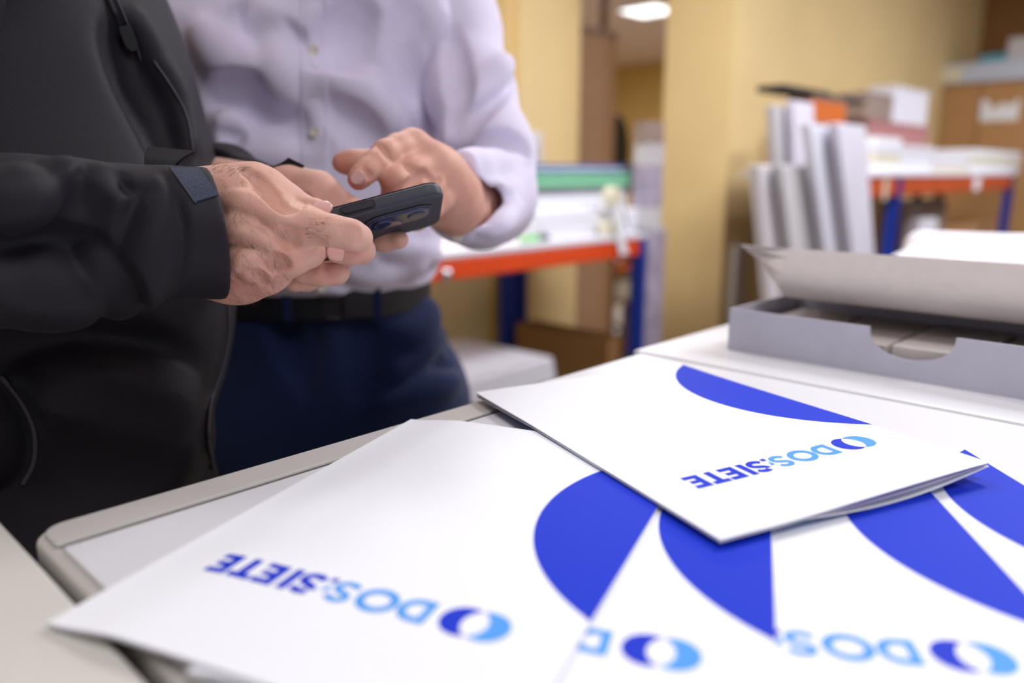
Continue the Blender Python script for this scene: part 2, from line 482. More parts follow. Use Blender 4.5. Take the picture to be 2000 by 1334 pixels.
# a socket lower on the same wall
sa, sz = on_b(1045, 668, WB + .07)
sw = thing('wall_socket', 'pale wall socket low on the yellow wall under the workbench', 'socket', G(sa, WB + .06, sz), RZ)
B('plate', sa - .05, sa + .05, WB + .0605, WB + .068, sz - .05, sz + .05, 'cream', sw)
B('socket_face', sa - .028, sa + .028, WB + .068, WB + .072, sz - .028, sz + .028, 'sheets', sw)

# ceiling lights: recessed square panels, one of them visible in the far room
def ceiling_light(p, label, group, grow=0.0):
    t = thing('ceiling_light', label, 'ceiling light', (p[0], p[1], CEIL), RZ, group)
    mb = MB(); c = np.array([p[0], p[1], 0]); a, b = c.dot(U), c.dot(V)
    s = .31 + grow
    for q in ((-s - .02, s + .02, -s - .02, -s), (-s - .02, s + .02, s, s + .02), (-s - .02, -s, -s, s), (s, s + .02, -s, s)):
        mb.box(a + q[0], a + q[1], b + q[2], b + q[3], CEIL - .03, CEIL - .001)
    mb.build('frame', 'lampframe', t)
    mb = MB(); mb.box(a - s, a + s, b - s, b + s, CEIL - .02, CEIL - .004); mb.build('diffuser', 'lampglass', t)
    return t
r_ = ray(1268, 16); q_ = CAM + r_ * ((CEIL - CAMZ) / r_[2])
ceiling_light(q_, 'bright square ceiling light in the far room above the opening', None, -.1)
ld = bpy.data.lights.new('far_room_lamp', 'AREA'); ld.size = .8; ld.energy = 150; ld.color = (.95, .95, 1)
lo = bpy.data.objects.new('far_room_lamp', ld); COL.objects.link(lo); lo.location = (q_[0], q_[1], CEIL - .05)

# ------------------------------------------------------------------ machine tops
def rounded(a0, a1, b0, b1, r, corners=(1, 1, 1, 1), n=6):
    pts = []
    for (ca, cb, st, on) in ((a0, b0, 180, corners[0]), (a1, b0, 270, corners[1]), (a1, b1, 0, corners[2]), (a0, b1, 90, corners[3])):
        if not on: pts.append((ca, cb)); continue
        x = ca + (r if ca == a0 else -r); y = cb + (r if cb == b0 else -r)
        for k in range(n + 1):
            t = math.radians(st + 90 * k / n); pts.append((x + r * math.cos(t), y + r * math.sin(t)))
    return pts
EB = -0.452; A0, A1 = 0.099, 0.666; BF = 0.62
mc = thing('printing_machine', 'pale grey printing machine with raised rear rim, under the fanned brochures', 'printing machine', G(.38, .08, 0), RZ)
mb = MB(); mb.prism(rounded(A0, A1, EB, BF, .014, (1, 0, 0, 1)), TZ - .05, TZ - .0025)
mb.build('cover', 'machine_trim', mc, bevel=.004, seg=3)
mb = MB(); mb.box(A0 + .02, A1 - .004, EB + .02, BF - .02, 0.06, TZ - .051); mb.build('housing', 'machine_b', mc, bevel=.008)
# flat rim and inset lid, split by a dark groove
RIM = .036
mb = MB()
mb.prism(rounded(A0 + .004, .497, EB + .0045, EB + RIM - .0035, .012, (1, 0, 0, 0)), TZ - .0024, TZ + .0006)
mb.build('rim', 'machine_trim', mc, bevel=.0015)
B('inset_lid', A0 + .006, .494, EB + RIM, BF - .03, TZ - .0024, TZ, 'machine', mc, bevel=.0014)
# right hand plate with the vent opening cut into it
vb0, vz = on_a(1162, 733, .55); 
VA0, VA1, VB0, VB1 = .555, .628, EB + .046, EB + .076
mb = MB()
for q in ((.499, VA0, EB + .003, BF - .03), (VA1, A1 - .002, EB + .003, BF - .03), (VA0, VA1, EB + .003, VB0), (VA0, VA1, VB1, BF - .03)):
    mb.box(*q, TZ - .0024, TZ + .0002)
mb.build('end_plate', 'machine', mc)
mb = MB(); mb.box(VA0, VA1, VB0, VB1, TZ - .0025, TZ - .0022); mb.build('vent_recess', 'vent', mc)
mb = MB()
for k in range(12):
    a = VA0 + .003 + k * .0052
    mb.box(a, a + .0018, VB0 + .002, VB1 - .002, TZ - .002, TZ - .0006)
mb.build('vent_grille', 'machine_trim', mc)
mb = MB(); mb.box(A0 + .007, .4985, EB + .004, BF - .031, TZ - .00245, TZ - .0022); mb.build('gasket', 'groove', mc)

m2 = thing('printing_machine', 'pale printing machine section carrying the open grey carton', 'printing machine', G(1.1, .08, 0), RZ)
mb = MB(); mb.prism(rounded(A1 + .0035, 1.75, EB - .012, BF, .02, (0, 1, 1, 0)), TZ - .05, TZ + .001); mb.build('cover', 'machine', m2, bevel=.004, seg=3)
mb = MB(); mb.box(A1 + .006, 1.73, EB + .01, BF - .02, .06, TZ - .051); mb.build('housing', 'machine_b', m2, bevel=.006)
m3 = thing('printing_machine', 'cream machine section at bottom left, beyond the dark gap', 'printing machine', G(-.3, .1, 0), RZ)
mb = MB(); mb.prism(rounded(-.75, A0 - .007, EB - .055, BF, .006, (1, 1, 1, 1)), TZ - .06, TZ - .001); mb.build('cover', 'machine_b', m3, bevel=.0025, seg=3)
mb = MB(); mb.box(-.73, A0 - .03, EB + .02, BF - .02, .06, TZ - .061); mb.build('housing', 'machine_b', m3, bevel=.006)
for par, (a0, a1) in ((mc, (A0, A1)), (m2, (A1, 1.75)), (m3, (-.75, A0))):
    for aa in (a0 + .08, a1 - .08):
        for bb in (EB + .1, BF - .1):
            mb = MB(); mb.tube([G(aa, bb, 0.0), G(aa, bb, .062)], .025, 12); mb.build('foot', 'dark', par)

# ------------------------------------------------------------------ brochures
PW, PH = 210.0, 297.0
def arc(cx, cy, r, t0, t1, n=24, ry=None):
    return [(cx + r * math.cos(math.radians(t0 + (t1 - t0) * i / n)), cy + (ry or r) * math.sin(math.radians(t0 + (t1 - t0) * i / n))) for i in range(n + 1)]
def stroke(path, w):
    P = np.array(path, float); n = len(P); L = []; R_ = []
    for i in range(n):
        t = P[min(i + 1, n - 1)] - P[max(i - 1, 0)]; t /= np.linalg.norm(t); nn = np.array([-t[1], t[0]])
        L.append(P[i] + nn * w / 2); R_.append(P[i] - nn * w / 2)
    return [[L[i], L[i + 1], R_[i + 1], R_[i]] for i in range(n - 1)]
def ring(cx, cy, rx, ry, w, n=36):
    o = []
    for i in range(n):
        t0, t1 = 2 * math.pi * i / n, 2 * math.pi * (i + 1) / n
        o.append([(cx + rx * math.cos(t0), cy + ry * math.sin(t0)), (cx + rx * math.cos(t1), cy + ry * math.sin(t1)),
                  (cx + (rx - w) * math.cos(t1), cy + (ry - w) * math.sin(t1)), (cx + (rx - w) * math.cos(t0), cy + (ry - w) * math.sin(t0))])
    return o
def rect(x0, x1, y0, y1): return [[(x0, y0), (x1, y0), (x1, y1), (x0, y1)]]
def crescent(c1, c2, r, side, n=28):
    # circle c1 minus circle c2 (same radius), as a fan of quads between outer and inner arcs
    d = c2[0] - c1[0]; hy = math.sqrt(max(0, r * r - d * d / 4)); a = math.degrees(math.atan2(hy, abs(d) / 2))
    q = []
    if side < 0:   # keep the left part of c1
        out = arc(c1[0], c1[1], r, a, 360 - a, n); inn = arc(c2[0], c2[1], r * 1.03, 180 - a, 180 + a, n)
    else:
        out = arc(c1[0], c1[1], r, 180 - a, -(180 - a), n); inn = arc(c2[0], c2[1], r * 1.03, a, -a, n)
    for i in range(n): q.append([out[i], out[i + 1], inn[i + 1], inn[i]])
    return q
T0, T1_ = 54.5, 71.5                      # cap line and base line
def logo():
    L = []; D = []
    L += crescent((37.6, 63.5), (47.6, 63.5), 10.4, -1)
    D += crescent((47.6, 63.5), (37.6, 63.5), 10.4, 1)
    w = 4.0
    # D
    L += rect(62.5, 66.5, T0, T1_); p = arc(69.5, 63, 6.4, -90, 90, 18, ry=6.5)
    L += stroke([(66.4, T0 + w / 2)] + [(x, y) for x, y in p] + [(66.4, T1_ - w / 2)], w)
    # O
    L += ring(88.6, 63, 10.0, 9.1, 4.1)
    # S of the light word: its lower bowl is clipped by the slash
    S_ = [(111.6, 58.6), (109.6, 56.9), (106.4, 56.3), (103.4, 57.4), (102.6, 59.6), (104.0, 61.5), (107.2, 62.8), (109.8, 64.2), (110.6, 66.6), (109.2, 69.0), (106.0, 69.9), (103.0, 69.1), (101.4, 67.6)]
    P_ = spl(S_, 4)
    L += stroke(P_, 3.5)
    L += [[(113.0, 61.4), (117.2, 60.2), (114.2, 66.6)]]
    # dark S, slit by the diagonal near its shoulder, with the square dot at its foot
    P_ = spl([(x + 18.2, y) for x, y in S_], 4)
    D += stroke(P_[:13], 4.0) + stroke(P_[15:], 4.0)
    D += rect(113.4, 116.9, 68.0, 71.5)
    D += rect(132.2, 136.8, T0, T1_)
    for x in (140.2, 166.8):
        D += rect(x, x + 4.5, T0, T1_) + rect(x + 4.4, x + 11.4, T0, T0 + 4) + rect(x + 4.4, x + 10.2, 61.1, 64.8) + rect(x + 4.4, x + 11.4, T1_ - 4, T1_)
    D += rect(152.9, 165.0, T0, T0 + 4) + rect(156.7, 161.3, T0 + 3.9, T1_)
    return L, D
LG, DG = logo()
def subdiv_quads(qs, mx=9.0):
    return qs
def brochure(pose, zf, label, gap=None, edge_tint=True):
    # pose: top right reading corner (x, y) and angle; zf(x_read, y_read) gives the height of the cover in metres
    o_ = C(pose[0], pose[1]); ox, oy, th = o_[0], o_[1], pose[2] - YAW; c, s_ = math.cos(th), math.sin(th)
    def W(x, y, dz=0.0):
        al = (PW - x) / 1000; v = y / 1000
        return np.array([ox + c * al - s_ * v, oy + s_ * al + c * v, TZ + zf(x, y) + dz])
    ctr = W(PW / 2, PH / 2)
    t = thing('brochure', label, 'brochure', (ctr[0], ctr[1], TZ), th, 'printed brochures fanned on the machine')
    # grid cover whose cells follow the bend; printed areas are laid as ink flush on it in the same mesh
    nx, ny = 30, 42; V_ = []; F_ = []; K = []
    TH = .0005
    for side, dz in ((0, 0.0), (1, -TH)):
        for j in range(ny + 1):
            for i in range(nx + 1): V_.append(W(PW * i / nx, PH * j / ny, dz))
    N = (nx + 1) * (ny + 1)
    for j in range(ny):
        for i in range(nx):
            a = j * (nx + 1) + i; q = (a, a + 1, a + nx + 2, a + nx + 1)
            F_.append(q); K.append(0); F_.append(tuple(k + N for k in q[::-1])); K.append(0)
    bd = [j for j in range(nx + 1)] + [j * (nx + 1) + nx for j in range(1, ny + 1)] + [ny * (nx + 1) + nx - j for j in range(1, nx + 1)] + [(ny - j) * (nx + 1) for j in range(1, ny)]
    for i in range(len(bd)):
        p, q = bd[i], bd[(i + 1) % len(bd)]; F_.append((q, p, p + N, q + N)); K.append(0)
    def ink(quads, mi, dz=.00012):
        for q in quads:
            o = len(V_); V_.extend(W(x, y, dz) for x, y in q); F_.append(tuple(range(o, o + len(q)))); K.append(mi)
    ink(LG, 2); ink(DG, 1)
    ys = np.linspace(83.5, 292, 72); cx, cy, R_ = -65.5, 187.5, 122.5
    xr = lambda y: max(0.0, cx + math.sqrt(max(0, R_ * R_ - (y - cy) ** 2)))
    for y0, y1 in zip(ys[:-1], ys[1:]):
        for k in range(6):
            f0, f1 = k / 6, (k + 1) / 6
            if xr(y0) + xr(y1) < .01: continue
            ink([[(xr(y0) * f0, y0), (xr(y0) * f1, y0), (xr(y1) * f1, y1), (xr(y1) * f0, y1)]], 1)
    o = mesh_obj('front_cover', V_, F_, ['paper', 'ink_dark', 'ink_light'], t, False, K)
    import bmesh
    bm = bmesh.new(); bm.from_mesh(o.data)
    bmesh.ops.recalc_face_normals(bm, faces=[f for f in bm.faces if f.material_index == 0])
    for f in bm.faces:
        f.normal_update()
        if f.material_index and f.normal.z < 0: f.normal_flip()
    bm.to_mesh(o.data); bm.free()
    # inner sheets and back cover, just below the front cover
    def sheet(name, g, m, ins=0.6, two=None):
        V2 = []; F2 = []; K2 = []
        for dz in (0, -.0003):
            for j in range(ny + 1):
                for i in range(nx + 1):
                    x = ins + (PW - 2 * ins) * i / nx; y = ins + (PH - 2 * ins) * j / ny
                    V2.append(W(x, y, dz - g(x, y)))
        for j in range(ny):
            for i in range(nx):
                a = j * (nx + 1) + i; q = (a, a + 1, a + nx + 2, a + nx + 1); F2.append(q); K2.append(0); F2.append(tuple(k + N for k in q[::-1])); K2.append(1 if two else 0)
        for i in range(len(bd)):
            p, q = bd[i], bd[(i + 1) % len(bd)]; F2.append((q, p, p + N, q + N)); K2.append(0)
        mesh_obj(name, V2, F2, [m, two] if two else m, t, False, K2)
    g = gap or (lambda x, y: .0004)
    sheet('inner_sheet', lambda x, y: TH + g(x, y) * .45, 'pageedge')
    sheet('back_cover', lambda x, y: TH + .0003 + g(x, y) * 1.0, 'paper', 0.0, 'inside_blue' if gap else None)
    return t

def ss(x, a, b):
    t = min(1, max(0, (x - a) / (b - a))); return t * t * (3 - 2 * t)
def o_from(edge, x, y, th):
    # top right reading corner from one known point (x, y in page mm)
    c, s_ = math.cos(th), math.sin(th); al = (PW - x) / 1000; v = y / 1000
    return (edge[0] - c * al + s_ * v, edge[1] - s_ * al - c * v, th)
pose1 = (-0.1940, 0.2915, -0.4059)
pose2 = o_from((.1028, .280), 0, 85, math.radians(-17))
pose3 = o_from((.2235, .285), 0, 86, math.radians(-8.5))
pose4 = o_from((.3078, .5060), 0, 297, math.radians(0.5))
poseT = (0.1024, 0.3522, 0.4625)
pose2 = (pose2[0] * .985, pose2[1] * .985, pose2[2]); pose3 = (pose3[0] * .992, pose3[1] * .992, pose3[2])
brochure(pose4, lambda x, y: .0014, 'lowest brochure of the fan, blue arc at the right edge of the photo')
brochure(pose3, lambda x, y: .0030, 'brochure third from the left, its DOS logo at bottom right', )
brochure(pose2, lambda x, y: .0046, 'brochure second from the left, circle logo at bottom centre')
brochure(pose1, lambda x, y: .0024 + .0042 * ss(PW - x, 0, 45), 'large leftmost brochure with the full logo facing the viewer')
def zt(x, y):
    z = .0094 + .0040 * ss(PW - x, 20, 210) * ss(PH - y, 20, 297)     # right corner lifts
    z -= .0012 * ss(y, 180, 297) * ss(x, 60, 210)
    return z
def gt(x, y):                                            # the folder gapes at its top right corner
    return .0006 + .0072 * ss(PH - y, 90, 297) * math.sin(math.pi * min(1, max(0, x / 150 * .93 + .05))) * (1 if x < 150 else 0) * .9 + .0016 * ss(y, 150, 297) * ss(x, 120, 210)
brochure(poseT, zt, 'brochure lying on top of the others, its edge curling open', gap=gt)

# ------------------------------------------------------------------ grey carton with the lid half open
CA, CB0, CB1 = 0.742, -0.392, 0.06
CH = .044; CD = on_b(1556, 588, CB0)[0] - CA; CT = .003
ct = thing('carton', 'long grey cardboard carton with a half open lid and thumb cutout', 'carton', G(CA + CD / 2, (CB0 + CB1) / 2, TZ + .001), RZ)
cz = TZ + .0012
def cutout():
    # front wall outline in (b, z) with a round thumb notch
    nb0 = on_a(1697, 650, CA)[0]; nb1 = on_a(1868, 660, CA)[0]
    c = (nb0 + nb1) / 2; hw = (nb1 - nb0) / 2; dp = .026
    top = [(CB1, CH)]
    for k in range(21):
        t = math.pi * k / 20; top.append((c + hw * math.cos(t), CH - dp * math.sin(t) ** .8))
    top.append((CB0, CH))
    return top
top = cutout()
mb = MB(); vs = []; fs = []
n = len(top)
for a in (CA, CA + CT):
    vs += [G(a, b, cz + z) for b, z in top] + [G(a, b, cz) for b, z in top]
for i in range(n - 1):
    fs += [(i, i + 1, n + i + 1, n + i), (2 * n + i, 3 * n + i, 3 * n + i + 1, 2 * n + i + 1), (i, 2 * n + i, 2 * n + i + 1, i + 1), (n + i, n + i + 1, 3 * n + i + 1, 3 * n + i)]
fs += [(0, n, 3 * n, 2 * n), (n - 1, 3 * n - 1, 4 * n - 1, 2 * n - 1)]
mb.add(vs, fs); mb.build('front_wall', 'carton_grey', ct)
mb = MB(); mb.box(CA + CT, CA + CD, CB0, CB0 + CT, cz, cz + CH); mb.box(CA + CT, CA + CD, CB1 - CT, CB1, cz, cz + CH)
mb.box(CA + CT, CA + CD - CT, CB0 + CT, CB1 - CT, cz, cz + .002); mb.box(CA + CD - CT, CA + CD, CB0 + CT, CB1 - CT, cz, cz + CH)
mb.build('tray', 'carton_grey', ct)
for k, bb in enumerate((CB0 + .012, CB0 + .085, CB0 + .16, CB0 + .235, CB0 + .31)):
    B('packed_card_block', CA + .012, CA + CD - .008, bb, bb + .07, cz + .0025, cz + CH * (.62 - .03 * (k % 2)), 'carton_in', ct, bevel=.001)
# lid: hinged along the rear edge and standing up behind the tray, bowed away from the viewer
FA = CA + .058                               # the lid droops over the tray, then curls up to its free edge
LBF, LZ = on_a(1546, 486, FA); FB = on_a(1445, 478, FA)
def lidp(t, b, off=0.0):
    P_ = [(CA + CD, cz + CH + .0008), (CA + .010, cz + CH + .0025), (CA + .026, cz + CH + .024), (FA, LZ)]
    w_ = ((1 - t) ** 3, 3 * t * (1 - t) ** 2, 3 * t * t * (1 - t), t ** 3)
    return G(sum(p[0] * k for p, k in zip(P_, w_)) - off * .8, b, sum(p[1] * k for p, k in zip(P_, w_)) + off * .3)
mb = MB(); nt_, nb_ = 16, 40; vs = []; fs = []
for off in (0, .0022):
    for i in range(nt_ + 1):
        for j in range(nb_ + 1):
            b = LBF + (CB1 + .002 - LBF) * j / nb_
            vs.append(lidp(i / nt_, b, off))
Nn = (nt_ + 1) * (nb_ + 1)
for i in range(nt_):
    for j in range(nb_):
        a = i * (nb_ + 1) + j; fs += [(a, a + 1, a + nb_ + 2, a + nb_ + 1), (a + Nn, a + nb_ + 1 + Nn, a + nb_ + 2 + Nn, a + 1 + Nn)]
bd_ = list(range(nb_ + 1)) + [i * (nb_ + 1) + nb_ for i in range(1, nt_ + 1)] + [nt_ * (nb_ + 1) + nb_ - j for j in range(1, nb_ + 1)] + [(nt_ - i) * (nb_ + 1) for i in range(1, nt_)]
for i in range(len(bd_)): p, q = bd_[i], bd_[(i + 1) % len(bd_)]; fs.append((p, q, q + Nn, p + Nn))
mb.add(vs, fs); lid = mb.build('lid', 'carton_in', ct, smooth=True)
vs = []; fs = []; n_ = 12
for off in (0, .002):
    for i in range(n_ + 1):
        t = i / n_; e = lidp(t, LBF - .0006); ou = G(FA, FB[0], FB[1]); hg = G(CA + CD - .004, CB0 + .002, cz + CH + .002)
        q = hg + (ou - hg) * t ** .8
        vs += [e + U * off, q + U * off]
K_ = 2 * (n_ + 1)
for i in range(n_):
    a = 2 * i; fs += [(a, a + 1, a + 3, a + 2), (a + K_, a + 2 + K_, a + 3 + K_, a + 1 + K_), (a, a + 2, a + 2 + K_, a + K_), (a + 1, a + 1 + K_, a + 3 + K_, a + 3)]
fs += [(0, K_, K_ + 1, 1), (K_ - 2, K_ - 1, 2 * K_ - 1, 2 * K_ - 2)]
mb = MB(); mb.add(vs, fs); mb.build('side_flap', 'carton_in', ct)
md = lid.modifiers.new('edge', 'EDGE_SPLIT'); md.split_angle = 0.9

# loose white sheets heaped behind the carton
def sheet_heap(name, a0, a1, b0, b1, z0, h, label, cat, seed=1, n=7, m='sheets', rot=.12):
    t = thing(name, label, cat, G((a0 + a1) / 2, (b0 + b1) / 2, z0), RZ)
    rnd = random.Random(seed); z = z0
    for k in range(n):
        th = h / n; ang = rnd.uniform(-rot, rot); ca, cb = (a0 + a1) / 2 + rnd.uniform(-.01, .01), (b0 + b1) / 2 + rnd.uniform(-.01, .01)
        mb = MB()
        def tf(x, y, zz): return G(ca + x * math.cos(ang) - y * math.sin(ang), cb + x * math.sin(ang) + y * math.cos(ang), zz)
        mb.box(-(a1 - a0) / 2, (a1 - a0) / 2, -(b1 - b0) / 2, (b1 - b0) / 2, z + .0003, z + th, tf=tf)
        mb.build('ream', m, t, bevel=min(.002, th * .2)); z += th
    return t

# ------------------------------------------------------------------ background furniture
def fr(x0, x1, y0, y1, b):
    # span along the wall direction and heights of something whose front lies in plane b
    ym = (y0 + y1) / 2; xm = (x0 + x1) / 2
    return on_b(x0, ym, b)[0], on_b(x1, ym, b)[0], on_b(xm, y1, b)[1], on_b(xm, y0, b)[1]
def block(name, px, b, depth, m, label, cat, group=None, z0=None, bevel=.004, parts=None):
    a0, a1, zb, zt_ = fr(*px, b)
    if z0 is not None: zb = z0
    t = thing(name, label, cat, G((a0 + a1) / 2, b - depth / 2, zb), RZ, group)
    return t, a0, a1, zb, zt_
def carton(px, b, depth, m, label, group=None, z0=None, tape=True, name='cardboard_box', cat='box'):
    t, a0, a1, zb, zt_ = block(name, px, b, depth, m, label, cat, group, z0)
    B('body', a0, a1, b - depth, b, zb, zt_, m, t, bevel=.004)
    if tape:
        am = (a0 + a1) / 2
        B('tape', am - .02, am + .02, b - .001, b + .0012, zb + .01, zt_, 'tape' if tape is True else tape, t, bevel=0)
    return t

# left workbench: orange beams, blue posts, pale top
LBB = -1.64
za = on_b(860, 516, LBB)[1]; zb_ = on_b(1240, 461, LBB)[1]
BZ = (za + zb_) / 2; BH = .062
ba0 = on_b(815, 550, LBB)[0]; ba1 = on_b(1250, 480, LBB)[0]
print('LEFT BENCH', za, zb_, ba0, ba1)
wb = thing('workbench', 'workbench with a bright orange beam and blue posts against the yellow wall', 'workbench', G((ba0 + ba1) / 2, LBB - .3, 0), RZ)
def beam(name, a0, a1, b0, b1, z0, z1, par, m='orange'):
    mb = MB(); mb.box(a0, a1, b0, b1, z0, z1)
    return mb.build(name, m, par, bevel=.006)
beam('beam', ba0, ba1, LBB - .035, LBB, BZ - BH, BZ, wb)
beam('beam', ba0, ba1, LBB - .64, LBB - .605, BZ - BH, BZ, wb)
def post(a, b, z, par, m='blue', w=.04):
    mb = MB(); mb.box(a - w / 2, a + w / 2, b - .004, b, 0, z); mb.box(a - w / 2, a - w / 2 + .004, b - w, b, 0, z)
    mb.box(a + w / 2 - .004, a + w / 2, b - w, b, 0, z); mb.box(a - w / 2 + .004, a + w / 2 - .004, b - w, b - w + .004, 0, z)
    return mb.build('post', m, par)
post(ba1 + .022, LBB, BZ + .0, wb); post(ba0 - .022, LBB, BZ, wb); post(ba1 + .022, LBB - .6, BZ, wb); post(ba0 - .022, LBB - .6, BZ, wb)
pm = on_b(1002, 610, LBB - .60)[0]
post(pm, LBB - .60, BZ - BH, wb, w=.055)
B('bench_top', ba0 - .04, ba1 + .04, LBB - .66, LBB + .004, BZ + .001, BZ + .02, 'sheets', wb)
ka, kz = on_b(871, 536, LBB)
mb = MB(); mb.tube([G(ka, LBB, kz), G(ka, LBB + .004, kz), G(ka, LBB + .012, kz), G(ka, LBB + .016, kz)], [.018, .018, .014, .004], 16)
mb.build('bolt', 'steel', wb, smooth=False)
TOPZ = BZ + .0205
# lower shelf of the bench with boxed paper and the things around it
a0, a1, zb, zs = fr(905, 1150, 706, 760, LBB + .05)
B('lower_shelf', ba0, ba1, LBB - .6, LBB - .04, .18, .205, 'machine_trim', wb)

# paper stacks and folders on the bench
def stack(px, b, depth, n, mats, label, cat, name, group=None, z0=None, part='ream', jit=.006, seed=0):
    t, a0, a1, zb, zt_ = block(name, px, b, depth, None, label, cat, group, z0)
    rnd = random.Random(seed); h = (zt_ - zb) / n
    for k in range(n):
        j, j2 = rnd.uniform(-jit, jit), rnd.uniform(-jit, 0)
        B(part, a0 + j, a1 + j, b - depth + j2, b + j2, zb + k * h + .0004, zb + (k + 1) * h, mats[k % len(mats)], t, bevel=.002)
    return t
stack((1043, 1246, 412, 468), LBB - .05, .42, 6, ['sheets', 'paper'], 'tall stack of white paper on the left workbench under the folders', 'paper', 'paper_stack', z0=TOPZ, seed=4)
zt1 = fr(1043, 1246, 412, 468, LBB - .05)[3]
stack((1040, 1225, 377, 411), LBB - .1, .4, 4, ['paper', 'sheets'], 'upper loose pile of white paper beneath the green and blue folders', 'paper', 'paper_stack', z0=zt1 + .001, seed=8)
zt2 = fr(1040, 1225, 377, 411, LBB - .1)[3]
def folder(px, b, depth, m, label, z0, rise=0.0):
    t, a0, a1, zb, zt_ = block('folder', px, b, depth, None, label, 'folder', 'folders on the paper stack', z0)
    B('cover', a0, a1, b - depth, b, zb, zb + (zt_ - zb) * .28, m, t, bevel=.002)
    B('contents', a0 + .005, a1 - .008, b - depth + .01, b - .006, zb + (zt_ - zb) * .29, zb + (zt_ - zb) * .74, m if m == 'green' else 'sheets', t, bevel=.001)
    B('flap', a0, a1, b - depth, b, zb + (zt_ - zb) * .75, zt_, m, t, bevel=.002)
    return fr(*px, b)[3]
z_ = folder((1036, 1236, 366, 376), LBB - .1, .36, 'navy', 'navy folder, lowest under the green one', zt2 + .001)
z_ = folder((1040, 1240, 338, 365), LBB - .1, .36, 'green', 'thick mint green folder between two dark folders', z_ + .001)
z_ = folder((1042, 1244, 321, 337), LBB - .13, .33, 'bluefold', 'blue folder, topmost on the pile', z_ + .001)
# tape dispenser with hanging paper tag
da, dz = on_b(1196, 470, LBB - .02)
td = thing('tape_dispenser', 'cream tape dispenser with a long white tag hanging over the orange beam', 'tape dispenser', G(da, LBB + .0, TOPZ), RZ)
mb = MB(); mb.prism([(da - .06, LBB - .045), (da + .045, LBB - .045), (da + .045, LBB - .006), (da - .06, LBB - .006)], TOPZ, TOPZ + .05)
mb.build('base', 'cream', td, bevel=.008)
zc = on_b(1190, 385, LBB - .02)[1]
mb = MB(); mb.tube([G(da, LBB - .045, zc - .0), G(da, LBB - .008, zc)], .036, 24); mb.build('roll', 'cream', td, bevel=.003)
mb = MB(); mb.tube([G(da - .01, LBB - .026, TOPZ + .04), G(da, LBB - .026, zc - .03)], .012, 10); mb.build('neck', 'greywhite', td)
mb = MB()
P = [on_b(1203, 400, LBB + .008), on_b(1208, 440, LBB + .012), on_b(1214, 470, LBB + .012), on_b(1221, 497, LBB + .012)]
W_ = [.012, .016, .022, .024]; V_ = []; F_ = []
for q in (0, .002):
    for (a, z), w_ in zip(P, W_): V_ += [G(a - w_, LBB + .008 + q, z), G(a + w_, LBB + .008 + q, z)]
for i in range(3):
    F_ += [(2 * i, 2 * i + 1, 2 * i + 3, 2 * i + 2), (8 + 2 * i, 8 + 2 * i + 2, 8 + 2 * i + 3, 8 + 2 * i + 1), (2 * i, 2 * i + 2, 10 + 2 * i, 8 + 2 * i), (2 * i + 1, 9 + 2 * i, 11 + 2 * i, 2 * i + 3)]
F_ += [(0, 8, 9, 1), (6, 7, 15, 14)]
mb.add(V_, F_); mb.build('paper_tag', 'paper', td)
mb = MB(); mb.tube([G(da + .012, LBB + .003, zc - .01), G(da + .03, LBB + .012, zc - .07), G(da + .05, LBB + .014, TOPZ + .01)], .003, 6); mb.build('black_strip', 'black', td)
# highlighter on the bench
ha, _ = on_b(1040, 458, LBB - .05)
hl = thing('highlighter', 'green highlighter lying on the white bench top', 'pen', G(ha, LBB - .05, TOPZ), RZ)
mb = MB(); mb.tube([G(ha - .07, LBB - .035, TOPZ + .010), G(ha + .02, LBB - .045, TOPZ + .010)], .009, 12); mb.build('barrel', 'hilite', hl)
mb = MB(); mb.tube([G(ha + .0205, LBB - .045, TOPZ + .010), G(ha + .075, LBB - .051, TOPZ + .010)], .0095, 12); mb.build('cap', 'navy', hl)

# under the bench
a0, a1, zb, zs = fr(916, 1146, 712, 756, LBB + .10)
bx_ = thing('cardboard_box', 'green crate with white sheets piled on it, under the workbench', 'crate', G((a0 + a1) / 2, LBB - .25, 0.206), RZ)
B('crate_body', ba0 + .02, a1 + .02, LBB - .55, LBB - .05, .2055, .46, 'grass', bx_)
bx_.name = 'crate'
zs = .46
stt = thing('paper_stack', 'low spread pile of white sheets on the green crate under the workbench', 'paper', G((a0 + a1) / 2, LBB - .3, zs), RZ)
for k in range(5): B('ream', ba0 + .03 + .02 * k, a1 + .015 - .004 * k, LBB - .52 + .004 * k, LBB - .05 + .006 * (k % 2), zs + .001 + k * .018, zs + (k + 1) * .018, 'sheets', stt, bevel=.002)
a0, a1, zb, zt_ = fr(1100, 1215, 668, 720, LBB - .1)
tr = thing('cardboard_box', 'open brown cardboard tray low beneath the right end of the workbench', 'box', G((a0 + a1) / 2, LBB - .35, .206), RZ)
mb = MB(); zt_ = min(zt_, .56)
x0, x1, y0, y1 = a1 - .12, a1 - .01, LBB - .56, LBB - .08
for q in ((x0, x1, y0, y0 + .005), (x0, x1, y1 - .005, y1), (x0, x0 + .005, y0 + .005, y1 - .005), (x1 - .005, x1, y0 + .005, y1 - .005)): mb.box(*q, .212, zt_)
mb.build('tray_wall', 'cardboard2', tr); B('tray_base', x0 + .006, x1 - .006, y0 + .006, y1 - .006, .2065, .211, 'cardboard', tr)

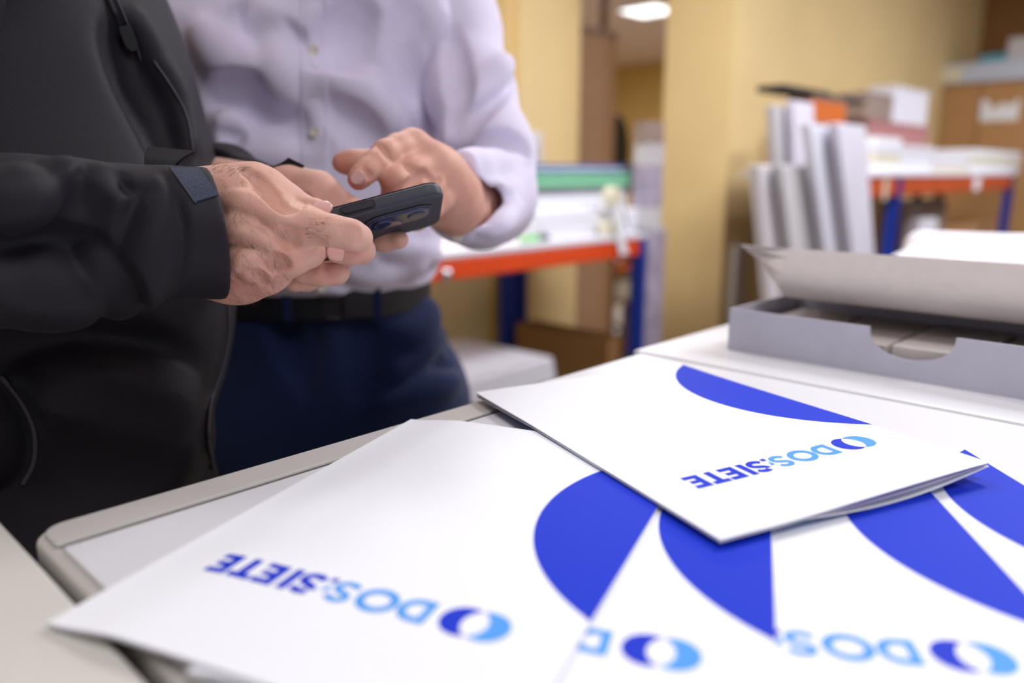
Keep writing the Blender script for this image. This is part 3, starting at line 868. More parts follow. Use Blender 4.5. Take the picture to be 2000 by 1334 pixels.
# things in and before the opening
def tall(name, cat, px, b, depth, m, label, z0=0.0, group=None, part='panel'):
    t, a0, a1, zb, zt_ = block(name, px, b, depth, None, label, cat, group, z0)
    B(part, a0, a1, b - depth, b, z0 + .002, zt_, m, t, bevel=.006)
    return t, a0, a1, zt_
t, a0, a1, zt_ = tall('storage_cabinet', 'cabinet', (1112, 1199, 66, 600), -2.55, .28, 'cardpink', 'tall pinkish brown cupboard standing in the opening')
B('top_strip', a0 - .004, a1 + .004, -2.55 - .284, -2.548, zt_ + .0005, zt_ + .03, 'greybrown', t)
mb = MB(); q = on_b(1180, 40, -2.88)[0]; mb.tube([G(q, -2.88, 0.0), G(q, -2.88, CEIL)], .024, 14)
pl = mb.build('pipe', 'greybrown', None, smooth=False); tag(pl, 'dark vertical pipe rising above the tall brown cupboard to the ceiling', 'pipe')
# office chair seen through the opening
oa, oz = on_b(1216, 235, -3.2); oa += .03
oc = thing('office_chair', 'black office chair back showing in the far room beside the cupboard', 'chair', G(oa + .02, -3.28, 0), RZ)
F = Field(G(oa, -3.28, oz) - .45, G(oa, -3.28, oz) + .35, .012)
F.ell(G(oa - .01, -3.26, oz - .22), [U, V, (0, 0, 1)], (.15, .04, .27)); F.ell(G(oa, -3.5, oz - .62 + .22), [U, V, (0, 0, 1)], (.2, .2, .04))
surf_obj('backrest', [F.nets()], 'chair', oc)
mb = MB(); mb.tube([G(oa, -3.48, .12), G(oa, -3.48, oz - .42)], .03, 10); mb.build('column', 'chair', oc)
mb = MB(); mb.box(oa - .22, oa + .22, -3.68, -3.28, oz - .5, oz - .43); mb.build('seat', 'chair', oc, bevel=.03)
mb = MB(); mb.tube([G(oa, -3.28, oz - .46), G(oa, -3.25, oz - .3)], .025, 8); mb.build('back_bracket', 'chair', oc)
for k in range(5):
    an = k * 2 * math.pi / 5; mb = MB(); mb.tube([G(oa, -3.48, .12), G(oa + .27 * math.cos(an), -3.48 + .27 * math.sin(an), .07)], .018, 8); lg = mb.build('base_arm', 'chair', oc)
    mb = MB(); mb.tube([G(oa + .27 * math.cos(an) - .012, -3.48 + .27 * math.sin(an), .031), G(oa + .27 * math.cos(an) + .012, -3.48 + .27 * math.sin(an), .031)], .03, 12); mb.build('caster', 'chair', oc)
# far shelving with odds and ends beside the cupboard, seen below bench height
sh = thing('shelf_unit', 'open shelf unit in the far room seen under the bench beam', 'shelf', G(on_b(1215, 600, -2.6)[0], -2.8, 0), RZ)
a0 = on_b(1201, 600, -2.62)[0]; a1 = on_b(1262, 600, -2.62)[0]
for nm, z in (('shelf', .42), ('shelf', .58), ('shelf', .78)): B(nm, a0, a1, -2.80, -2.62, z, z + .02, 'greybrown', sh)
B('side_panel', a0 - .015, a0 - .0005, -2.80, -2.62, 0, .82, 'greybrown', sh); B('side_panel', a1 + .0005, a1 + .015, -2.80, -2.62, 0, .82, 'greybrown', sh)
for (z, h, m, lab) in ((.602, .05, 'orangebox', 'orange brown box on the far shelf under the bench beam'), (.442, .11, 'tape', 'pale blue box on the lower far shelf'), (.802, .1, 'navy', 'dark navy box on the top far shelf')):
    o = B('storage_box', a0 + .02, a1 - .03, -2.79, -2.64, z - .0015, z + h, m, None, bevel=.005); tag(o, lab, 'box')
# pale tall carton tube and purple packet in front of the wall end
t, a0, a1, zt_ = tall('packing_tube', 'tube', (1263, 1297, 452, 660), LBB - .02, .06, 'lavender', 'tall pale lavender square tube standing between bench and pillar', part='sleeve')
B('end_cap', a0 + .002, a1 - .002, LBB - .078, LBB - .022, zt_ + .0005, zt_ + .012, 'greywhite', t)
t2, a0_, a1_, zb, zp = block('poster_roll', (1262, 1296, 238, 452), LBB - .02, .06, None, 'patterned purple and white packet upright on the lavender tube', 'packet', None, zt_ + .013)
mb = MB(); zc = zt_ + .013
for k in range(5):
    z0, z1 = zc + (zp - zc) * k / 5, zc + (zp - zc) * (k + 1) / 5
    mb.box(a0_ + .004 * (k % 2), a1_ - .003 * ((k + 1) % 2), LBB - .078, LBB - .022, z0 + .0005, z1, (1, 0, 0, 1, 2)[k])
mb.build('wrapper', ['lavender', 'greywhite', 'greybrown'], t2)

# right hand workbench
RB = -1.07
a0, _ = on_b(1700, 380, RB); a1, _ = on_b(1990, 352, RB)
zz = (on_b(1760, 358, RB)[1] + on_b(1975, 334, RB)[1]) / 2
print('RIGHT BENCH', on_b(1760, 358, RB), on_b(1975, 334, RB))
rb = thing('workbench', 'cluttered workbench with faded orange beam and blue posts at right rear', 'workbench', G((a0 + a1) / 2, RB - .25, 0), RZ)
m1 = on_b(1750, 430, RB)[0]; m2_ = on_b(1972, 400, RB)[0]
beam('beam', a0, m1 - .022, RB - .03, RB, zz - .075, zz, rb, 'orange2'); beam('beam', m1 + .022, m2_ - .022, RB - .03, RB, zz - .075, zz, rb, 'orange2')
for q in (m1, m2_): post(q, RB + .004, zz, rb); post(q, RB - .48, zz, rb)
B('bench_top', a0 - .02, m2_ + .03, RB - .52, RB + .006, zz + .001, zz + .02, 'sheets', rb)
B('lower_shelf', a0, m2_ - .023, RB - .44, RB - .05, .55, .575, 'cardboard2', rb)
ZR = zz + .0205
tagp = thing('price_tag', 'white paper tag on the left end of the right bench beam', 'tag', G(on_b(1728, 385, RB)[0], RB + .01, zz - .06), RZ)
q = on_b(1728, 385, RB); B('card', q[0] - .025, q[0] + .01, RB + .0008, RB + .003, zz - .085, zz - .005, 'cream', tagp, bevel=0)
q = on_b(1905, 372, RB); tg2 = thing('price_tag', 'white paper tag near the right end of the right bench beam', 'tag', G(q[0], RB + .01, q[1]), RZ)
B('card', q[0] - .05, q[0] + .06, RB + .0008, RB + .003, zz - .07, zz - .005, 'paper', tg2, bevel=0)
def clutter(px, depth, m, label, cat, name, b=RB - .03, n=3, group=None):
    stack(px, b, depth, n, m if isinstance(m, list) else [m], label, cat, name, group, z0=ZR, seed=int(px[0]))
clutter((1712, 1760, 268, 350), .2, ['paper', 'cream', 'sheets'], 'white packs heaped at the left end of the right bench', 'paper', 'paper_stack', n=4)
clutter((1763, 1822, 285, 350), .2, ['paper', 'sheets'], 'block of white paper beside the left packs on the right bench', 'paper', 'paper_stack', n=4)
clutter((1825, 1895, 306, 348), .2, ['cream', 'sheets', 'paper'], 'cream and white papers in the middle of the right bench', 'paper', 'paper_stack')
clutter((1900, 1995, 294, 336), .2, ['paper', 'cream'], 'white paper pile at the right end of the right bench', 'paper', 'paper_stack')
# boxes stacked further back on the bench
def backbox(px, m, label, depth=.12, b=RB - .25, z0=None, tape=False, grp=None):
    a0, a1, zb, zt_ = fr(*px, b); o = thing('box', label, 'box', G((a0 + a1) / 2, b - depth / 2, z0 if z0 is not None else zb), RZ, grp)
    B('body', a0, a1, b - depth, b, (z0 if z0 is not None else zb), zt_, m, o, bevel=.004)
    B('lid', a0 - .003, a1 + .003, b - depth - .003, b + .003, zt_ + .0004, zt_ + .012, m, o, bevel=.002)
    return zt_ + .013
z1 = backbox((1695, 1812, 246, 300), 'redlab', 'red labelled box behind the papers on the right bench', z0=ZR)
z2 = backbox((1690, 1742, 188, 244), 'greybrown', 'grey brown box stacked on the red one at the rear', z0=z1)
z2 = backbox((1746, 1812, 178, 244), 'sheets', 'white box stacked beside the grey brown one', z0=z1)
# clutter under the right bench
for px, m, lab in (((1775, 1850, 395, 470), 'greybrown', 'brown box under the right bench'), ((1765, 1800, 430, 480), 'sheets', 'white bundle under the right bench'), ((1850, 1940, 440, 490), 'cardboard', 'tan box under the right bench beside the rear post')):
    a0, a1, zb, zt_ = fr(*px, RB - .12); o = thing('box', lab, 'box', G((a0 + a1) / 2, RB - .2, .576), RZ); q = {'greybrown': .0, 'sheets': .14, 'cardboard': 0}[m]
    B('body', a0, a1, RB - .26 + q, RB - .13 + q * .55, .5765, max(.65, zt_), m, o); B('flap', a0, a1, RB - .25 + q, RB - .14 + q * .55, max(.65, zt_) + .0005, max(.65, zt_) + .006, m, o, bevel=0)

# tall pale boards and flat cartons leaning together left of the right bench
def lean(px_top, px_bot, y0, y1, b, depth, m, label, group, tilt_b=.0):
    # px_top: left/right at the top, px_bot: left/right at y1
    a0, zt_ = on_b(px_top[0], y0, b); a1, _ = on_b(px_top[1], y0, b); c0, zl = on_b(px_bot[0], y1, b); c1, _ = on_b(px_bot[1], y1, b)
    k = zt_ / (zt_ - zl); f0 = a0 + (c0 - a0) * k; f1 = a1 + (c1 - a1) * k
    vs = [G(f0, b - depth, 0.001), G(f1, b - depth, .001), G(f1, b, .001), G(f0, b, .001), G(a0, b - depth, zt_), G(a1, b - depth, zt_), G(a1, b, zt_), G(a0, b, zt_)]
    o = mesh_obj('board_pack', vs, [(0, 3, 2, 1), (4, 5, 6, 7), (0, 1, 5, 4), (1, 2, 6, 5), (2, 3, 7, 6), (3, 0, 4, 7)], m)
    import bmesh
    bm = bmesh.new(); bm.from_mesh(o.data); bmesh.ops.recalc_face_normals(bm, faces=bm.faces); bm.to_mesh(o.data); bm.free()
    md = o.modifiers.new('bevel', 'BEVEL'); md.width = .004; md.segments = 2
    return tag(o, label, 'board', group)
g_ = 'tall pale board packs leaning together'
bb = RB - .02
lean((1480, 1530), (1494, 1552), 322, 480, bb, .03, 'board', 'short grey board pack, leftmost of the leaning group', g_)
lean((1524, 1590), (1544, 1612), 322, 480, bb + .036, .03, 'greywhite', 'short lavender grey board pack beside the leftmost one', g_)
lean((1511, 1552), (1526, 1570), 205, 480, bb - .15, .03, 'greywhite', 'tall beige pack rising behind the two short ones', g_)
lean((1550, 1590), (1560, 1600), 196, 480, bb - .11, .03, 'panelw', 'tall white pack under the orange box', g_)
lean((1580, 1632), (1612, 1662), 242, 480, bb + .076, .03, 'tubew', 'white board pack at the centre of the leaning group', g_)
lean((1634, 1692), (1664, 1706), 240, 480, bb + .116, .03, 'panelw', 'white board pack, rightmost of the leaning group', g_)
# orange box and a black flat case above the packs, resting on a trolley behind them
za_ = on_b(1615, 240, bb - .22)[1]
a0, a1 = on_b(1560, 300, bb - .20)[0], on_b(1690, 300, bb - .20)[0]
ped = thing('cardboard_box', 'tall brown box standing behind the leaning white packs', 'box', G((a0 + a1) / 2, bb - .245, 0), RZ)
B('body', a0, a1, bb - .30, bb - .19, 0.001, za_ - .008, 'greybrown', ped); B('flap', a0, a1, bb - .30, bb - .19, za_ - .0075, za_ - .004, 'cardboard', ped, bevel=0)
a0, a1, zb, zt_ = fr(1585, 1652, 198, 236, bb - .2)
ob = thing('box', 'bright orange box on top of the brown box behind the packs', 'box', G((a0 + a1) / 2, bb - .245, za_ - .0035), RZ)
B('body', a0, a1, bb - .29, bb - .2, za_ - .0035, zt_, 'orangebox', ob); B('lid', a0 - .003, a1 + .003, bb - .293, bb - .197, zt_ + .0004, zt_ + .012, 'greybrown', ob)
a0, a1 = on_b(1528, 186, bb - .2)[0], on_b(1694, 192, bb - .2)[0]
mb = MB(); zt_ += .0125
mb.box(a0, (a0 + a1) / 2 + .02, bb - .30, bb - .195, zt_, zt_ + .022); mb.box((a0 + a1) / 2 + .021, a1, bb - .29, bb - .2, zt_ - .0, zt_ + .014)
o = mb.build('flat_case', 'dark', None, bevel=.004); tag(o, 'flat dark case lying across the orange box', 'case')

# big cartons stacked against the right hand wall
AW = ra + .72
def wallcarton(px, a, depth, m, label, z0=None):
    b0, _ = on_a(px[0], (px[2] + px[3]) / 2, a); b1, _ = on_a(px[1], (px[2] + px[3]) / 2, a)
    zt_ = on_a((px[0] + px[1]) / 2, px[2], a)[1]; zb = on_a((px[0] + px[1]) / 2, px[3], a)[1]
    if z0 is not None: zb = z0
    t = thing('cardboard_box', label, 'box', G(a + depth / 2, (b0 + b1) / 2, zb), RZ)
    B('body', a, a + depth, b0, b1, zb, zt_, m, t, bevel=.006)
    return t, b0, b1, zb, zt_
t, b0, b1, zb, z1 = wallcarton((1836, 2090, 296, 560), AW - .75, .6, 'cardboard', 'lower large brown carton at the right wall behind the bench', 0.001)
t, b0, b1, zb, z2 = wallcarton((1838, 2080, 158, 295), AW - .75, .6, 'cardboard', 'upper large brown carton with a torn white label', z1 + .001)
l0 = on_a(1915, 215, AW - .75)[0]; l1 = on_a(1990, 215, AW - .75)[0]; lz0 = on_a(1950, 236, AW - .75)[1]; lz1 = on_a(1950, 192, AW - .75)[1]
h = lz1 - lz0; pts = [(l0, lz0), (l1, lz0), (l1, lz1), (l1 - .05, lz1 - h * .35), (l1 - .09, lz1 - h * .2), (l1 - .15, lz1 - h * .45), (l0 + .07, lz1 - h * .5), (l0 + .04, lz1 - h * .05), (l0, lz1)]
vs = [G(AW - .752, b, z) for b, z in pts] + [G(AW - .7505, b, z) for b, z in pts]; n_ = len(pts)
o = mesh_obj('torn_label', vs, [tuple(range(n_)), tuple(range(n_, 2 * n_))[::-1]] + [(i, i + n_, (i + 1) % n_ + n_, (i + 1) % n_) for i in range(n_)], 'paper', t)
s0 = on_a(1914, 200, AW - .75)[0]; B('seam_tape', AW - .7512, AW - .75, s0 - .008, s0 + .008, z1 + .01, z2 - .01, 'cardboard2', t, bevel=0)
t, b0, b1, zb, z3 = wallcarton((1830, 2085, 118, 157), AW - .78, .6, 'tape', 'flat pack wrapped in pale blue film on the large cartons', z2 + .001)
t.name = 'film_wrapped_pack'
q0 = on_a(1836, 140, AW - .78)[0]; B('white_end', AW - .782, AW - .7803, q0, q0 + .14, zb + .01, z3 - .02, 'cream', t, bevel=0)
t, b0, b1, zb, z4 = wallcarton((1912, 1965, 106, 117), AW - .76, .2, 'cyan', 'small cyan packet on the film wrapped pack', z3 + .001); t.name = 'packet'; t['category'] = 'packet'
t, b0, b1, zb, z4 = wallcarton((1968, 2060, 70, 117), AW - .74, .3, 'greywhite', 'pale box at the top right corner beside the cyan packet', z3 + .001)

def heap():
    c = at(2020, 520, 1.28); c[2] = TZ
    F = Field(c - np.array([.36, .36, .02]), c + np.array([.36, .36, .22]), .005)
    rnd = random.Random(5)
    F.ell(c + np.array([0, 0, .0]), [U, V, (0, 0, 1)], (.26, .24, .085), k=.01)
    for i in range(7):
        an = rnd.uniform(0, math.pi); p = c + np.array([rnd.uniform(-.2, .2), rnd.uniform(-.2, .2), 0]); 
        r2 = ((p - c)[0] ** 2 + (p - c)[1] ** 2) / .26 ** 2
        p[2] = TZ + .085 * math.sqrt(max(.05, 1 - r2)) - .026
        d = np.array([math.cos(an), math.sin(an), rnd.uniform(-.2, .2)]) * rnd.uniform(.04, .1)
        F.cone(p - d, p + d, .034, .022, 'u', .03)
    F.plane_cut((0, 0, TZ + .0015), (0, 0, -1))
    o = surf_obj('plastic_sheet', [F.nets()], 'sheets', None, 3)
    tag(o, 'crumpled heap of white wrapping sheet on the machine behind the grey carton', 'wrapping')
heap()

# ------------------------------------------------------------------ phone
def unit(v): v = np.array(v, float); return v / np.linalg.norm(v)
ph_w = unit(C(-.14,   .95, -.37))                       # from the near long edge to the far one
ph_l = C(.95, .24, .244); ph_l = unit(ph_l - ph_w * ph_l.dot(ph_w))
ph_n = np.cross(ph_l, ph_w); ph_n = ph_n if ph_n[2] > 0 else -ph_n
PL, PWD, PT = .152, .076, .0115
corner = at(855, 349, .562)                            # near corner at the top end of the phone
ph_o = corner - ph_l * (PL - .002) - ph_w * 0.0 - ph_n * PT / 2      # near edge, bottom end, mid thickness
def PHN(x, y, z): return ph_o + ph_l * x + ph_w * y + ph_n * z
def rr(x0, x1, y0, y1, r, n=8):
    p = []
    for cx, cy, st in ((x0 + r, y0 + r, 180), (x1 - r, y0 + r, 270), (x1 - r, y1 - r, 0), (x0 + r, y1 - r, 90)):
        for k in range(n + 1): t = math.radians(st + 90 * k / n); p.append((cx + r * math.cos(t), cy + r * math.sin(t)))
    return p
pht = thing('smartphone', 'smartphone in a dark case held up in both hands, camera side towards the viewer', 'phone', PHN(PL / 2, PWD / 2, -PT / 2))
mb = MB(); mb.prism(rr(0, PL, 0, PWD, .0125), -PT / 2, PT / 2 - .0008, tf=PHN)
mb.build('case', 'phone', pht, smooth=True, bevel=.0030, seg=5)
mb = MB(); mb.prism(rr(.002, PL - .002, .002, PWD - .002, .011), PT / 2 - .0007, PT / 2 - .0001, tf=PHN); mb.build('screen', 'glass', pht)
# raised surround, glass island and lenses on the back
CX0, CX1, CY0, CY1 = PL - .058, PL - .0115, .0150, .0400
def zb(z): return lambda x, y, q: PHN(x, y, -PT / 2 - q)
mb = MB(); mb.prism(rr(CX0 - .003, CX1 + .003, CY0 - .003, CY1 + .003, .0125), .0002, .0012, tf=zb(0)); sr = mb.build('camera_surround', 'phone', pht, smooth=True, bevel=.0005)
mb = MB(); mb.prism(rr(CX0, CX1, CY0, CY1, .0098), .0012, .0020, tf=zb(0)); mb.build('camera_rim', 'lensrim', pht, bevel=.0002)
mb = MB(); mb.prism(rr(CX0 + .0011, CX1 - .0011, CY0 + .0011, CY1 - .0011, .0088), .0021, .0023, tf=zb(0)); cg = mb.build('camera_glass', 'glass', pht)
for x in (CX0 + .0105, CX1 - .0105):
    mb = MB(); mb.prism([(x + .0068 * math.cos(t * math.pi / 12), (CY0 + CY1) / 2 + .0068 * math.sin(t * math.pi / 12)) for t in range(24)], .0024, .0031, tf=zb(0)); ln = mb.build('lens', 'lensrim', cg)
    mb = MB(); mb.prism([(x + .0056 * math.cos(t * math.pi / 12), (CY0 + CY1) / 2 + .0056 * math.sin(t * math.pi / 12)) for t in range(24)], .00312, .0033, tf=zb(0)); mb.build('lens_glass', 'glass', cg)
# volume bar on the near long edge
def edge(x, z, q): return PHN(x, -q, z)
mb = MB(); mb.prism(rr(PL - .076, PL - .050, -.0036, .0036, .003), -.0002, .0004, tf=edge); mb.build('button_recess', 'black', pht)
mb = MB(); mb.prism(rr(PL - .074, PL - .052, -.0022, .0022, .002), .0004, .0013, tf=edge); mb.build('volume_button', 'phone_btn', pht, bevel=.0003)

# ------------------------------------------------------------------ people
def pts_(L):                                # (px, py, depth, radius as seen in pixels) -> (point, radius)
    return [(at(x, y, d), r * d / FPX) for x, y, d, r in L]
def tinted(centres):
    cs = [(np.array(c), r) for c, r in centres]
    def f(v):
        o = np.zeros(len(v))
        for c, r in cs: o = np.maximum(o, np.exp(-((v - c) ** 2).sum(1) / (r * r)) * .45)
        return o
    return f
def nail(F, name, px, py, d0, ang, ln, wd, par, m='nail', twist=0.0, tip=None):
    # a curved plate laid on the finger where it is seen; ang is its direction in view
    h = F.hit(px, py, d0 - .15, d0 + .2)
    if h is None: print('nail miss', px, py); return
    g = []
    e = F.h * 1.5
    for k in range(3):
        q = np.zeros(3); q[k] = e; g.append(F_val(F, h + q) - F_val(F, h - q))
    n = unit(g); t = RT * math.cos(ang) + DN * math.sin(ang); t = unit(t - n * t.dot(n)); s = np.cross(n, t)
    V_ = []; Fc = []; nu, nv = 10, 8
    for off in (.0005, -.0012):
        for i in range(nu + 1):
            u = -1 + 2 * i / nu
            for j in range(nv + 1):
                v = -1 + 2 * j / nv; ww = wd / 2 * (1 - .16 * abs(u) ** 3 - (.34 * max(0, u) ** 4))
                # superellipse outline and a transverse curve
                uu = u * (1 - .18 * v * v); p = h + t * (uu * ln / 2) + s * (v * ww) + n * (off - .30 * (v * ww) ** 2 / (wd / 2) - .05 * (u * ln / 2) ** 2 / (ln / 2))
                V_.append(p)
    N_ = (nu + 1) * (nv + 1)
    for i in range(nu):
        for j in range(nv):
            a = i * (nv + 1) + j; Fc += [(a, a + 1, a + nv + 2, a + nv + 1), (a + N_, a + nv + 1 + N_, a + nv + 2 + N_, a + 1 + N_)]
    b = list(range(nv + 1)) + [i * (nv + 1) + nv for i in range(1, nu + 1)] + [nu * (nv + 1) + nv - j for j in range(1, nv + 1)] + [(nu - i) * (nv + 1) for i in range(1, nu)]
    for i in range(len(b)): p, q = b[i], b[(i + 1) % len(b)]; Fc.append((p, q, q + N_, p + N_))
    mb = MB(); mb.add(V_, Fc); mb.build(name, m, par, smooth=True)
def F_val(F, p): return float(F.tri(p)[0])
def bounds(L, pad=.03):
    P = np.array([p for p, r in L]); R_ = max(r for p, r in L); return P.min(0) - R_ - pad, P.max(0) + R_ + pad

def head(F, c, fw, tilt=.35, s=1.0):
    # a head looking along fw and tilted down: skull, jaw, nose, brow, ears, lips
    fw = unit(fw); up = np.array([0, 0, 1.0]); f = unit(fw * math.cos(tilt) - up * math.sin(tilt)); u = unit(up - f * f.dot(up)); r = np.cross(f, u)
    P = lambda x, y, z: c + r * x + f * y + u * z
    F.ell(P(0, -.008, .035), [r, f, u], (.076, .096, .088), k=.02); F.ell(P(0, .022, -.045), [r, f, u], (.058, .070, .075), k=.03)
    F.cone(P(0, .088, .012), P(0, .112, -.024), .008, .013, k=.012); F.cone(P(-.03, .083, .022), P(.03, .083, .022), .011, .011, k=.012)
    F.cone(P(-.018, .088, -.058), P(.018, .088, -.058), .0065, .0065, k=.006); F.cone(P(-.016, .086, -.067), P(.016, .086, -.067), .0075, .0075, k=.006)
    F.cone(P(0, .078, -.100), P(0, .074, -.104), .020, .020, k=.02)
    for sg in (-1, 1):
        F.ell(P(sg * .031, .094, .004), [r, f, u], (.017, .014, .012), op='s', k=.008)
        F.ell(P(sg * .079, -.012, -.008), [r, f, u], (.008, .019, .032), k=.006); F.ell(P(sg * .088, -.006, -.008), [r, f, u], (.006, .011, .020), op='s', k=.004)
    return P, r, f, u
def face_parts(P, r, f, u, par, seed):
    for sg in (-1, 1):
        F = Field(P(sg * .031, .069, .004) - .02, P(sg * .031, .069, .004) + .02, .0015); F.ell(P(sg * .031, .0685, .004), [r, f, u], (.0125, .0125, .0125)); e = surf_obj('eye', [F.nets()], 'eye', par)
        F = Field(P(sg * .031, .080, .0) - .01, P(sg * .031, .080, .0) + .01, .001); F.ell(P(sg * .031, .0800, .001), [r, f, u], (.0055, .0018, .0055)); surf_obj('iris', [F.nets()], 'iris', e)
        F = Field(P(sg * .032, .09, .024) - .025, P(sg * .032, .09, .024) + .025, .002); F.cone(P(sg * .018, .096, .022), P(sg * .046, .084, .025), .0042, .003); surf_obj('eyebrow', [F.nets()], 'hair', par)
    F = Field(c_ := P(0, -.02, .05) - .14, P(0, -.02, .05) + .14, .004)
    F.ell(P(0, -.016, .045), [r, f, u], (.086, .102, .092), k=.01); F.ell(P(0, .09, -.02), [r, f, u], (.075, .05, .085), op='s', k=.02); F.plane_cut(P(0, -.03, -.02), -u - f * .1, k=.01)
    rnd = random.Random(seed)
    for k in range(60):
        an = rnd.uniform(0, 6.28); el = rnd.uniform(.1, 1.4); q = P(math.cos(an) * math.cos(el) * .086, -.016 + math.sin(an) * math.cos(el) * .1, .045 + math.sin(el) * .092); d = unit([rnd.gauss(0, 1) for _ in range(3)]) * .007
        F.cone(q - d, q + d, .004, .002, k=.004)
    surf_obj('hair', [F.nets()], 'hair', par)

# ================= man in the dark jacket =================
# right hand, nearest the viewer: back of the hand towards us, thumb along the phone edge, index under it
RH = [
    (300, 455, .510, 108), (405, 452, .527, 104)]
def right_hand():
    z = pts_([(250, 455, .50, 150), (760, 455, .55, 130)])
    F = Field(at(500, 470, .53) - .125, at(500, 470, .53) + .125, .00105)
    # forearm and wrist, flattened by running two cones side by side
    for dy in (-48, 0, 46): F.chain(pts_([(330, 455 + dy, .520, 60), (400, 455 + dy * 1.15, .528, 60), (440, 458 + dy * 1.25, .530, 56)]), k=.012)
    # metacarpal fan
    F.chain(pts_([(425, 400, .530, 54), (500, 412, .524, 44), (578, 439, .512, 33)]), k=.010)
    F.chain(pts_([(425, 450, .528, 56), (500, 462, .519, 42), (560, 493, .515, 31)]), k=.010)
    F.chain(pts_([(430, 495, .530, 52), (485, 512, .523, 38), (522, 530, .521, 27)]), k=.009)
    F.chain(pts_([(425, 525, .533, 48), (460, 542, .528, 36), (486, 550, .528, 26)]), k=.009)
    F.chain(pts_([(410, 540, .535, 38), (452, 555, .532, 30), (474, 564, .530, 25)]), k=.008)
    F.ell(at(492, 462, .5215), [RT, DN, FW], (.033, .029, .0150), k=.014)
    F.ell(at(452, 492, .5245), [RT, DN, FW], (.026, .023, .0155), k=.014)
    F.ell(at(528, 504, .5215), [RT, DN, FW], (.013, .013, .0125), k=.014); F.ell(at(492, 528, .5255), [RT, DN, FW], (.013, .012, .012), k=.014)
    F.chain(pts_([(556, 503, .5125, 22), (566, 507, .5125, 21)]), k=.010)
    # thumb
    F.chain(pts_([(418, 392, .535, 52), (470, 380, .535, 46), (507, 368, .536, 34)]), k=.014)
    F.chain(pts_([(496, 362, .535, 38), (530, 375, .535, 29), (566, 391, .532, 21.5), (600, 404, .527, 17)]), k=.010)
    F.chain(pts_([(597, 404, .527, 17.5), (616, 407, .520, 16.5), (634, 408, .517, 13.5)]), k=.005)
    # web between thumb and index
    F.chain(pts_([(505, 385, .532, 38), (555, 418, .522, 27)]), k=.014)
    # index: along the phone back and hooked behind it
    F.chain(pts_([(575, 440, .511, 34), (608, 444, .508, 31), (650, 451, .507, 27.5), (686, 459, .509, 27.5)]), k=.007)
    F.chain(pts_([(686, 459, .509, 27.5), (700, 465, .519, 24), (706, 462, .532, 20)]), k=.006)
    # middle finger folds away under the phone
    F.chain(pts_([(562, 493, .515, 31), (588, 494, .519, 29.5), (604, 493, .530, 27), (612, 488, .556, 25), (598, 470, .575, 22)]), k=.006)
    # ring finger
    F.chain(pts_([(522, 530, .521, 26), (541, 531, .530, 24.5), (548, 526, .556, 22), (545, 505, .575, 21)]), k=.006)
    # little finger tucked under
    F.chain(pts_([(484, 553, .528, 27), (498, 551, .545, 23), (508, 540, .566, 20), (515, 525, .578, 19)]), k=.006)
    # knuckle domes and valleys between the tendons
    for x, y, d, r in ((574, 437, .5085, 20), (559, 502, .511, 21), (520, 543, .519, 17)): F.chain(pts_([(x - 2, y, d, r), (x + 5, y, d, r)]), k=.012)
    for a, b in (((450, 392), (560, 428)), ((455, 440), (545, 486)), ((462, 496), (515, 530))):       # tendons
        F.crease([a, ((a[0] + b[0]) / 2, (a[1] + b[1]) / 2), b], .004, .0009, k=.010, op='u')
    F.crease([(430, 470), (470, 452), (520, 470)], .0022, .0006, k=.005, op='u'); F.crease([(440, 540), (475, 505), (500, 500)], .002, .0006, k=.005, op='u')   # veins
    for path, r, dp in (([(586, 462), (600, 472), (628, 476)], .0022, .0010), ([(555, 455), (565, 465), (578, 470)], .005, .0007), ([(532, 508), (542, 518), (554, 522)], .004, .0008),
                        ([(495, 345), (515, 372), (548, 396)], .003, .0004), ([(520, 385), (545, 402), (572, 404)], .003, .0005), ([(495, 540), (505, 548), (514, 556)], .003, .0006)):
        F.crease(path, r, dp, k=.005)
    # transverse folds over the index knuckle and the thumb joint
    for x, s_ in ((664, .00045), (672, .0007), (680, .0008), (689, .0007), (698, .0004)):
        F.crease([(x, 438 + abs(x - 678) * .3), (x + 4, 456), (x - 2, 474)], .0011, s_, k=.0016)
    for x, s_ in ((576, .0005), (584, .0007), (592, .0006)): F.crease([(x + 4, 383 + (x - 570) * .45), (x - 1, 392 + (x - 570) * .45), (x - 5, 398 + (x - 570) * .35)], .0010, s_, k=.0015)
    F.crease([(470, 326), (505, 350), (540, 385)], .0025, .0006, k=.004)
    return F
RHF = right_hand()

